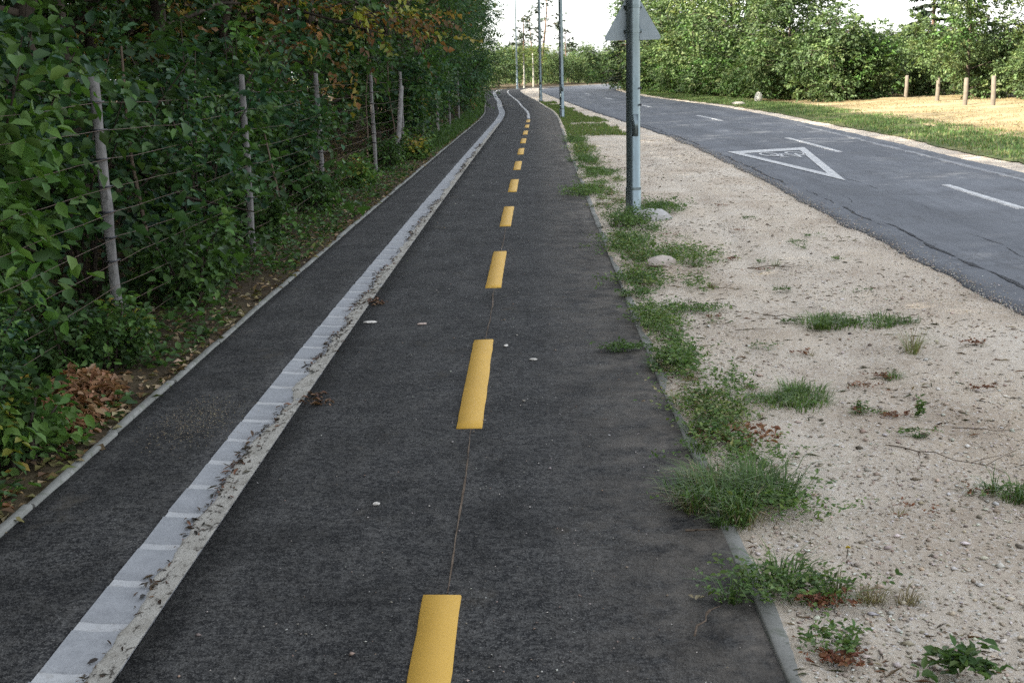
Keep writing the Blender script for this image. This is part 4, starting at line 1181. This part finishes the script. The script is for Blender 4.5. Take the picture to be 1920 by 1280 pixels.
twig(1.72, 8.05, .34, -.3, 2, 'thin dark twig to the left of the flattened grass clump', 2, .0035)
twig(2.45, 7.85, .34, .9, 3, 'pointed stick slanting out of the flattened grass clump', 1, .006)
twig(1.42, 9.1, .34, .05, 4, 'straight thin twig lying beside the kerbside weeds on the sand', 1, .003)
twig(1.42, 7.6, .26, -.1, 5, 'short dark twig on the sand beside the low branchy weed', 1, .003)
twig(.49, 3.42, .20, 1.25, 6, 'small brown twig lying on the asphalt at the lower kerb', 2, .004, .006)
twig(.60, 4.17, .12, .1, 7, 'short dark and pale twig bit on the asphalt below the largest tuft', 1, .005, .006)
twig(2.05, 5.35, .30, -.15, 8, 'brown straw lying across the rut at right', 1, .003)
twig(1.75, 5.0, .55, -.75, 9, 'long dry runner across the gravel towards the right picture edge', 3, .003)
twig(1.17, 14.2+1.5, .30, .1, 10, 'thin straw on the sand behind the nearest lamp', 1, .004)
# pale leaf on the asphalt twig
v, f, c = leaves(np.array([[0, 0, .004], [.012, .008, .005], [-.006, .012, .004]]), np.array([[.6, 1, .3], [1, .5, .2], [-.5, 1, .2]]), np.tile((0, .2, 1.), (3, 1)), np.array([.034, .026, .03]), np.array([.018, .014, .014]), np.tile((.30, .25, .15), (3, 1)), 6)
obj('dry_leaf', mesh('dry_leaf', v, f, M['dry_leaf'], c), None, (.50, 3.60, .006), 0, 'curled pale yellow leaf at the tip of the asphalt twig', 'leaf')
# pale scraps on the path
for i, (x, y, s, lab) in enumerate([(-1.09, 8.15, .042, 'white scrap on the asphalt right beside the drainage channel'), (-.73, 8.05, .032, 'pale brownish scrap lying on the asphalt left of the third dash'),
                                    (-.155, 7.33, .022, 'small white pebble at the far end of the long yellow dash'), (-.62, 4.55, .014, 'small pale pebble on the asphalt left of the thin seam'),
                                    (.01, 6.95, .022, 'flat pale chip on the asphalt right of the long yellow dash')]):
    rock('pebble', (x, y, .005), (s*.62, s*1.1, .008), 50+i, (.62, .58, .52) if i != 1 else (.42, .33, .28), lab, 'pebble')

# gravel grains on the sand and a few on the asphalt
def gravel(name, x, y, z, s, tint, lab, mat='stone', seed=0):
    r = np.random.RandomState(seed); K = len(x)
    o = np.array([[1, 0, 0], [-1, 0, 0], [0, 1, 0], [0, -1, 0], [0, 0, 1], [0, 0, -1]], float)
    f = np.array([[0, 2, 4], [2, 1, 4], [1, 3, 4], [3, 0, 4], [2, 0, 5], [1, 2, 5], [3, 1, 5], [0, 3, 5]])
    a = r.uniform(0, 6.28, K); ca, sa = np.cos(a), np.sin(a)
    V = o[None]*r.uniform(.6, 1.3, (K, 6, 1))*np.stack([s*r.uniform(.7, 1.6, K), s, s*r.uniform(.35, .75, K)], -1)[:, None, :]
    V = np.stack([V[..., 0]*ca[:, None]-V[..., 1]*sa[:, None], V[..., 0]*sa[:, None]+V[..., 1]*ca[:, None], V[..., 2]], -1)
    V = V + np.stack([x, y, z], -1)[:, None, :]
    F = (np.arange(K)[:, None, None]*6 + f[None]).reshape(-1, 3)
    obj(name, mesh(name, V.reshape(-1, 3), F, M[mat], np.repeat(tint, 6, 0)), kind='stuff', label=lab, cat='gravel')
r = np.random.RandomState(91)
K = 44000
y = 2.7 + 26*r.rand(K)**2.0; x = (.76 + shift(y)) + (near(y) - .05 - .76 - shift(y))*r.rand(K)
dens = fbm(x*1.8, y*1.2, 93)
k_ = dens + .25*(y < 5.2) > r.uniform(.35, .75, K); x, y = x[k_], y[k_]; K = len(x)
s = r.uniform(.0024, .0078, K)*(1 + 1.0*(r.rand(K) < .07))
PEB = [(.48, .43, .36), (.40, .335, .26), (.60, .56, .50), (.27, .22, .17), (.46, .38, .29)]
gravel('gravel', x, y, verge_z(x, y) + s*.3, s, pick(r, PEB, K), 'fine pale gravel grains scattered over the sandy verge')
K = 1100
y = 2.9 + 22*r.rand(K)**1.8; x = shift(y) - 1.15 + 1.82*np.clip(r.beta(1.5, 1.1, K), 0, 1)
s = r.uniform(.0015, .0048, K)*(1 + 1.0*(r.rand(K) < .08))
gravel('grit', x, y, np.full(K, .004), s, pick(r, [(.34, .31, .27), (.45, .42, .38), (.20, .17, .14), (.28, .2, .15)], K), 'sparse pale grit on the path asphalt', seed=5)
K = 900
x = -1.66 + .10*r.normal(0, 1, K); y = 5.8 + .22*r.normal(0, 1, K); s = r.uniform(.0015, .0035, K)
gravel('sand_spill', x, y, np.full(K, .002), s, pick(r, [(.30, .245, .165), (.24, .19, .125), (.36, .30, .21)], K), 'little spill of tan sand on the narrow asphalt strip beside the channel', seed=8)
K = 6500
y = 6 + 24*r.rand(K)**1.3; x = near(y) + np.abs(r.normal(0, .15, K)) - .09; s = r.uniform(.002, .008, K)
gravel('gravel', x, y, np.full(K, .014), s, pick(r, PEB, K), 'loose pale gravel strewn over the crumbling road edge', seed=9)
# dark clods on the sand
K = 150
y = 3 + 24*r.rand(K)**1.5; x = (.9 + shift(y)) + (near(y) - 1.1 - shift(y))*r.rand(K)
s = r.uniform(.008, .024, K)
gravel('clods', x, y, verge_z(x, y) + s*.2, s, pick(r, [(.16, .125, .095), (.22, .175, .135), (.11, .09, .07)], K), 'dark crumbs of earth on the sandy verge', 'clod', 6)

K = 7500
y = 2.8 + 26*r.rand(K)**1.5; x = (.74 + shift(y)) + (near(y) - .85 - shift(y))*r.rand(K)**1.2
kk = fbm(x*2.1, y*1.6, 95) > r.uniform(.36, .62, K); x, y = x[kk], y[kk]; K = len(x)
P = np.c_[x, y, verge_z(x, y) + .003]
A = np.c_[r.normal(0, 1, K), r.normal(0, .6, K), r.normal(0, .12, K)]; Nn = np.c_[r.normal(0, .3, (K, 2)), np.ones(K)]
L = r.uniform(.012, .085, K)
v, f, c = leaves(P, A, Nn, L, r.uniform(.003, .012, K), pick(r, [(.09, .065, .045), (.14, .105, .07), (.07, .07, .035), (.24, .19, .12), (.17, .09, .05)], K), 4)
obj('plant_debris', mesh('plant_debris', v, f, M['dry_leaf'], c), kind='stuff', label='tiny dry stalks and leaf scraps strewn over the sand', cat='debris')

# debris in the drainage channel: bits of bark, stalks, leaf scraps along its right side
K = 3600
y = 2.6 + 26*r.rand(K)**1.5
keep = fbm(y*1.1, y*0, 97) > r.uniform(.26, .58, K); y = y[keep]; K = len(y)
ub = np.clip(np.interp(y, *silt_edge) + np.where(r.rand(K) < .6, r.normal(.004, .010, K), r.uniform(0, .08, K)), -.09, .116)
x = -1.31 + shift(y) + ub
P = np.c_[x, y, np.interp(x + 1.31 - shift(y), prof_u, prof_z) + r.uniform(.005, .011, K)]
A = np.c_[r.normal(0, .7, K), r.normal(0, 1, K), r.normal(0, .15, K)]; Nn = np.c_[r.normal(0, .3, (K, 2)), np.ones(K)]
L = r.uniform(.010, .048, K)
v, f, c = leaves(P, A, Nn, L, L*r.uniform(.12, .4, K), pick(r, [(.05, .035, .025), (.09, .06, .04), (.035, .03, .025), (.17, .085, .05), (.12, .1, .08)], K), 6)
obj('channel_debris', mesh('channel_debris', v, f, M['dry_leaf'], c), kind='stuff', label='dark plant debris lying in the drainage channel', cat='debris')
for i, (x, y, rz, lab) in enumerate([(-1.12, 6.15, .35, 'reddish brown leaves lying across the channel edge in the middle distance'), (-1.14, 8.9, .2, 'brown leaf scraps at the channel, farther than the reddish ones')]):
    obj('dead_leaf_patch', leaf_heap(0, 0, .085, .15, .012, 46, [(.15, .08, .05), (.10, .06, .04), (.20, .12, .08)], 20+i, .045), None, (x, y, .002), rz, lab, 'dead leaves')

# grass patches: around the second lamp, and along the far side of the road
def grass_stuff(name, x, y, z, h, wd, pal, lab, seed):
    r = np.random.RandomState(seed); K = len(x)
    a = r.uniform(0, 6.28, K); hh = h*r.uniform(.4, 1.2, K)
    d = np.c_[np.cos(a), np.sin(a), np.zeros(K)]; sd = np.c_[-np.sin(a), np.cos(a), np.zeros(K)]*wd*r.uniform(.6, 1.4, K)[:, None]
    B0 = np.c_[x, y, z - .01]; T = B0 + d*(hh*r.uniform(.1, .8, K))[:, None] + np.c_[np.zeros((K, 2)), hh]
    v = np.stack([B0-sd, B0+sd, T], 1).reshape(-1, 3)
    f = np.arange(K*3).reshape(-1, 3)
    obj(name, mesh(name, v, f, M['leaf'], np.repeat(pick(r, pal, K), 3, 0)), kind='stuff', label=lab, cat='grass')
K = 26000
y = 31 + 34*r.rand(K)**1.1; t = r.rand(K)
x0 = .78 + shift(y); x1 = near(y) - .45
x = x0 + (x1-x0)*t
kk = (fbm(x*.9, y*.5, 99) + .25*np.exp(-((y-44)/9)**2) - .25*(t > .8) + .22*np.exp(-((t-.05)/.12)**2)) > .5
x, y = x[kk], y[kk]
grass_stuff('grass', x, y, verge_z(x, y), .09, .012, [(.10, .165, .04), (.13, .18, .045), (.075, .13, .034), (.18, .18, .07)], 'patch of green grass round the second lamp between path and road', 3)
K = 60000
y = 4 + 90*r.rand(K)**.9; x = far(y) + .55 + 2.9*r.beta(1.6, 1.5, K)
kk = fbm(x*.8, y*.5, 103) > .36; x, y = x[kk], y[kk]
grass_stuff('grass', x, y, field_z(x, y)+.01, .085, .015, [(.085, .15, .045), (.105, .17, .05), (.07, .12, .04), (.16, .17, .07)], 'strip of green grass along the far side of the road', 4)
K = 30000
y = 18 + 41*r.rand(K); x = far(y) + 2.9 + 8.5*r.rand(K)
kk = fbm(x*.6, y*.6, 107) > .47; x, y = x[kk], y[kk]
grass_stuff('dry_grass', x, y, field_z(x, y)+.02, .05, .016, [(.26, .195, .10), (.22, .165, .085), (.30, .23, .125), (.17, .145, .07)], 'cut straw coloured grass on the dry field across the road', 5)
K = 16000
y = 26 + 75*r.rand(K); x = shift(y) - 2.05 - .75*r.rand(K)**.8 
grass_stuff('grass', x, y, floor_z(x, y), .16, .012, [(.065, .12, .03), (.08, .14, .032), (.05, .095, .028)], 'green grass on the bank along the far left side of the path', 6)

# ------------------------------------------------------------------ trees across the road
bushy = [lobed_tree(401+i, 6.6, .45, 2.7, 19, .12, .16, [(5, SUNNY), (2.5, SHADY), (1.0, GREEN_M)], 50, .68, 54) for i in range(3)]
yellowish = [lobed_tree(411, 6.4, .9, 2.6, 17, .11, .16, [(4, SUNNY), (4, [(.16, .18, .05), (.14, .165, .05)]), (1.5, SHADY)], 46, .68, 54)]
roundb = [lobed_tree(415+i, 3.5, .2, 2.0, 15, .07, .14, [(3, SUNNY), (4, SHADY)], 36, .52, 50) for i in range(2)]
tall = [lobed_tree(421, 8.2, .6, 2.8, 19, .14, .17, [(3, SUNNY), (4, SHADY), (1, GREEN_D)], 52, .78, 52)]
RT = [
 (tall[0], 8.35, 97, 1.0, 'dark tree at the far left end of the row across the road'),
 (bushy[0], 8.8, 90, 1.05, 'dark green tree rising behind the triangular sign'),
 (bushy[1], 9.3, 84, 1.0, 'shaded tree directly right of the lamp pole across the road'),
 (yellowish[0], 10.2, 76, 1.18, 'yellowish green tree with a pale leaning trunk across the road'),
 (bushy[2], 11.4, 70, 1.2, 'tall green tree right of the yellowish tree across the road'),
 (bushy[0], 12.2, 64, 1.15, 'tall leafy tree above the pale upright stone across the road'),
 (bushy[1], 12.2, 58, .92, 'broad tree with the dark base right of the pale stone'),
 (roundb[0], 13.0, 53.0, 1.0, 'rounded dark shrub tree in front of the row where the dry field begins'),
 (roundb[1], 14.5, 54.0, .85, 'low spreading shrub tree next to the leftmost field post'),
 (roundb[0], 19.0, 66, .84, 'smaller tree under the sky gap, left of the field posts'),
 (roundb[1], 22.5, 66, .90, 'smaller tree under the sky gap, above the two left field posts'),
 (bushy[2], 17.2, 49.0, .84, 'sunlit green tree behind the middle field posts'),
 (yellowish[0], 19.4, 48, .62, 'tall sunlit tree behind the rightmost field post'),
 (bushy[1], 21.5, 46, .85, 'green tree at the right picture edge behind the dry field'),
 (roundb[0], 18.4, 54.0, .75, 'low shrub between the two left field posts'),
 (roundb[1], 19.6, 46.5, .75, 'dark shrub to the right of the field posts'),
]
r = np.random.RandomState(55)
for ms, x, y, sc, lab in RT:
    place('tree', ms, (x, y, float(field_z(np.array([x]), np.array([y]))[0])-.03), r.uniform(0, 6.28), sc, lab, 'tree', None)
# deeper rows that close the view under the sky line
for i in range(22):
    x = 15 + 2.0*i + r.uniform(-.8, .8); y = 92 - 1.1*i + r.uniform(-4, 4)
    place('tree', [roundb[0], roundb[1]][i % 2], (x, y, .2), r.uniform(0, 6.28), r.uniform(.8, .95), 'background tree behind the row across the road', 'tree', 'background trees behind the row across the road')
bush_far = [tree_meshes(441+i, 2.0, .05, 1.5, 13, .04, .15, 8, 7, [(2, SHADY), (3, GREEN_M), (1, SUNNY)], clump=.34) for i in range(2)]
for i in range(22):
    y = 54 + i*2.0 + r.uniform(-.8, .8); x = np.interp(y, [50, 58, 64, 70, 76, 84, 98], [13.6, 12.4, 11.4, 10.6, 9.7, 9.0, 8.2]) + r.uniform(-.3, 1.2)
    place('shrub', bush_far[i % 2], (x, y, float(field_z(np.array([x]), np.array([y]))[0])-.05), r.uniform(0, 6.28), r.uniform(.8, 1.2),
          'dark low bush filling the foot of the tree row across the road', 'bush', 'bushes at the foot of the tree row across the road')
for i in range(26):
    y = 46 + i*2.1 + r.uniform(-1, 1); x = np.interp(y, [46, 58, 70, 84, 100], [19.5, 17.5, 14.2, 12.2, 11.0]) + r.uniform(-.6, 1.0)
    place('tree', roundb[i % 2], (x, y, float(field_z(np.array([x]), np.array([y]))[0])-.05), r.uniform(0, 6.28), r.uniform(.60, .80),
          'shaded tree in the second row behind the trees across the road', 'tree', 'second row of trees across the road')
# dark conifer behind the field posts
def conifer_meshes(seed, H, R, pal):
    r = np.random.RandomState(seed); m = MB(); m.tube([(0, 0, -.1), (0, 0, H)], [.14, .02], 7)
    tips = []; dirs = []
    for z in np.arange(.8, H, .32):
        rr = R*(1 - z/H)*1.05 + .12; nb = 8
        for j in range(nb):
            a = r.uniform(0, 6.28); d = np.array([math.cos(a), math.sin(a), -.12 + r.uniform(-.1, .15)])
            for t in np.linspace(.3, 1.0, 5): tips.append(np.array([0, 0, z]) + d*rr*t); dirs.append(d)
            m.tube([(0, 0, z), np.array([0, 0, z])+d*rr], [.02, .006], 4, cap=False)
    tips = np.array(tips); dirs = np.array(dirs)
    v, f, c = sprays(r, tips, dirs, 8, .20, pick(r, pal, len(tips)), .38, 4, .55)
    return m.build('trunk', M['pine_bark']), mesh('crown', v, f, M['leaf'], c)
con = conifer_meshes(431, 7.0, 1.5, [(.030, .048, .026), (.038, .056, .03), (.026, .04, .024)])
place('conifer', con, (19.3, 60, .2), 0, 1.0, 'dark pointed conifer behind the tree right of the sky gap', 'conifer')
place('conifer', con, (7.55, 93, .1), 1, .95, 'spiky dark conifer edge sticking out left of the triangular sign', 'conifer')
# pale leaning trunk of the yellowish tree is its own stem
m = MB(); zz = np.linspace(0, 2.0, 6); m.tube(np.c_[.10 - .22*zz + .05*zz*zz, 0*zz, zz], np.linspace(.13, .08, 6), 8)
st_ = empty('bare_trunk', (9.75, 72.0, .1), 0, 'pale leaning bare trunk at the road edge below the yellowish tree', 'trunk')
obj('trunk', m.build('trunk', M['pale_bark']), st_)
m = MB(); m.tube([(-.13, 0, 1.55), (-.45, 0, 1.75)], [.05, .04], 6); obj('branch_stub', m.build('branch_stub', M['pale_bark']), st_)

# posts in the dry field
ff = empty('field_fence', (15.4, 46, 0), 0, 'row of short weathered posts at the edge of the dry field', 'fence')
for i, (x, y, h) in enumerate([(15.64, 51.7, .95), (15.62, 47.7, .95), (15.0, 42.9, .98), (15.40, 41.4, 1.02)]):
    z = float(field_z(np.array([x]), np.array([y]))[0])
    m = MB(); m.tube([(0, 0, -.3), (.01, 0, h*.5), (0, .01, h-.03), (0, 0, h)], [.085, .082, .078, .06], 8)
    o = obj('fence_post', m.build('fence_post', M['old_post']), ff, (x-15.4, y-46, z-.05)); o.rotation_euler.y = r.uniform(-.04, .05)

# ------------------------------------------------------------------ where the road bends: distant trees and pines
def pine_meshes(seed, H):
    r = np.random.RandomState(seed); m = MB()
    zz = np.linspace(-.1, H, 9); bx_ = .35*np.sin(zz*.35+seed)
    m.tube(np.c_[bx_, 0*zz, zz], np.linspace(.16, .04, 9), 7)
    tips = []; dirs = []
    for i in range(13):
        z = H*(.45 + .55*((i+r.rand())/13)); a = r.uniform(0, 6.28); L = (1.2 + 1.0*r.rand())*(1.25 - .6*(z/H))
        p = np.array([np.interp(z, zz, bx_), 0, z]); d = np.array([math.cos(a), math.sin(a), .12]); e = p + d*L
        m.tube([p, e], [.04, .012], 5, cap=False)
        for j in range(10):
            tips.append(e + r.normal(0, 1, 3)*np.array([.38, .38, .14]) - d*L*.35*r.rand()); dirs.append(d + r.normal(0, .5, 3) + np.array([0, 0, .4]))
    v, f, c = sprays(r, np.array(tips), np.array(dirs), 12, .20, pick(r, [(.035, .05, .03), (.045, .06, .034)], len(tips)), .3, 4, .6)
    return m.build('trunk', M['pine_bark']), mesh('crown', v, f, M['leaf'], c)
pines = [pine_meshes(501, 9.5), pine_meshes(502, 8.0)]
for i, (k_, x, y, sc, lab) in enumerate([(0, 2.3, 148, 1.12, 'tallest sparse pine against the sky between the wood and the second lamp'), (1, -.2, 142, .95, 'sparse pine left of the tallest pine, half behind the wood edge'),
                                         (0, .9, 158, .85, 'sparse pine directly behind the left side of the tallest pine'), (1, 5.0, 150, .80, 'small sparse pine right beside the second lamp pole')]):
    place('pine_tree', pines[k_], (x, y, -.1), i*1.3, sc, lab, 'pine')
DT = [(-4.4, 118, 1.15), (-2.6, 122, 1.2), (-.6, 127, 1.15), (1.2, 131, 1.2), (3.1, 134, 1.15), (5.0, 137, 1.2), (7.0, 140, 1.15), (9.2, 143, 1.2), (11.5, 147, 1.25)]
DL = ['first of the row of distant trees at the bend, next to the wood edge', 'second distant tree at the bend behind the farthest lamp pole', 'yellow green distant tree at the bend just right of the farthest lamp pole',
      'yellow green distant tree left of the third lamp pole', 'distant tree at the bend behind the third lamp pole', 'distant tree at the bend left of the second lamp pole',
      'dark distant tree right of the second lamp pole', 'distant tree where the road vanishes', 'last distant tree before the row across the road']
for i, (x, y, sc) in enumerate(DT):
    place('tree', yellowish[0] if i in (2, 3) else roundb[i % 2], (x, y, -.1), r.uniform(0, 6.28), sc*((.72, .95, 0, 0, .80, .70, 1.0, .85, .95)[i] if i not in (2, 3) else .54), DL[i], 'tree')
for i in range(30):
    place('tree', [[roundb[i % 2], tall[0]][i % 5 == 1], bushy[i % 3]][i % 3 == 0], (-14 + i*1.25, 158 + r.uniform(-9, 9) + i*.4, -.1), r.uniform(0, 6.28), r.uniform(.85, 1.3)*(.6 if i % 3 == 0 or i % 5 == 1 else 1), 'far background tree beyond the bend of the road', 'tree', 'far background trees beyond the bend')
# pale thin trunks in front of the distant trees
for i, (x, y, lab) in enumerate([(-.15, 116, 'thin pale trunk right of the farthest lamp pole at the bend'), (.72, 119, 'second thin pale trunk right of the farthest lamp pole at the bend')]):
    m = MB(); zz = np.linspace(-.1, 3.2, 6); m.tube(np.c_[.03*np.sin(zz), 0*zz, zz], np.linspace(.09, .05, 6), 7)
    t = empty('young_tree', (x, y, -.05), 0, lab, 'tree'); obj('trunk', m.build('trunk', M['pale_bark']), t)
    rr = np.random.RandomState(i); E = np.c_[rr.normal(0, .5, (40, 2)), rr.uniform(2.0, 3.6, 40)]
    v, f, c = sprays(rr, E, np.c_[rr.normal(0, 1, (40, 2)), rr.uniform(-.2, .5, 40)], 8, .17, pick(rr, [(.12, .15, .04), (.1, .13, .035)], 40), .4)
    obj('crown', mesh('crown', v, f, M['leaf'], c), t)
# end
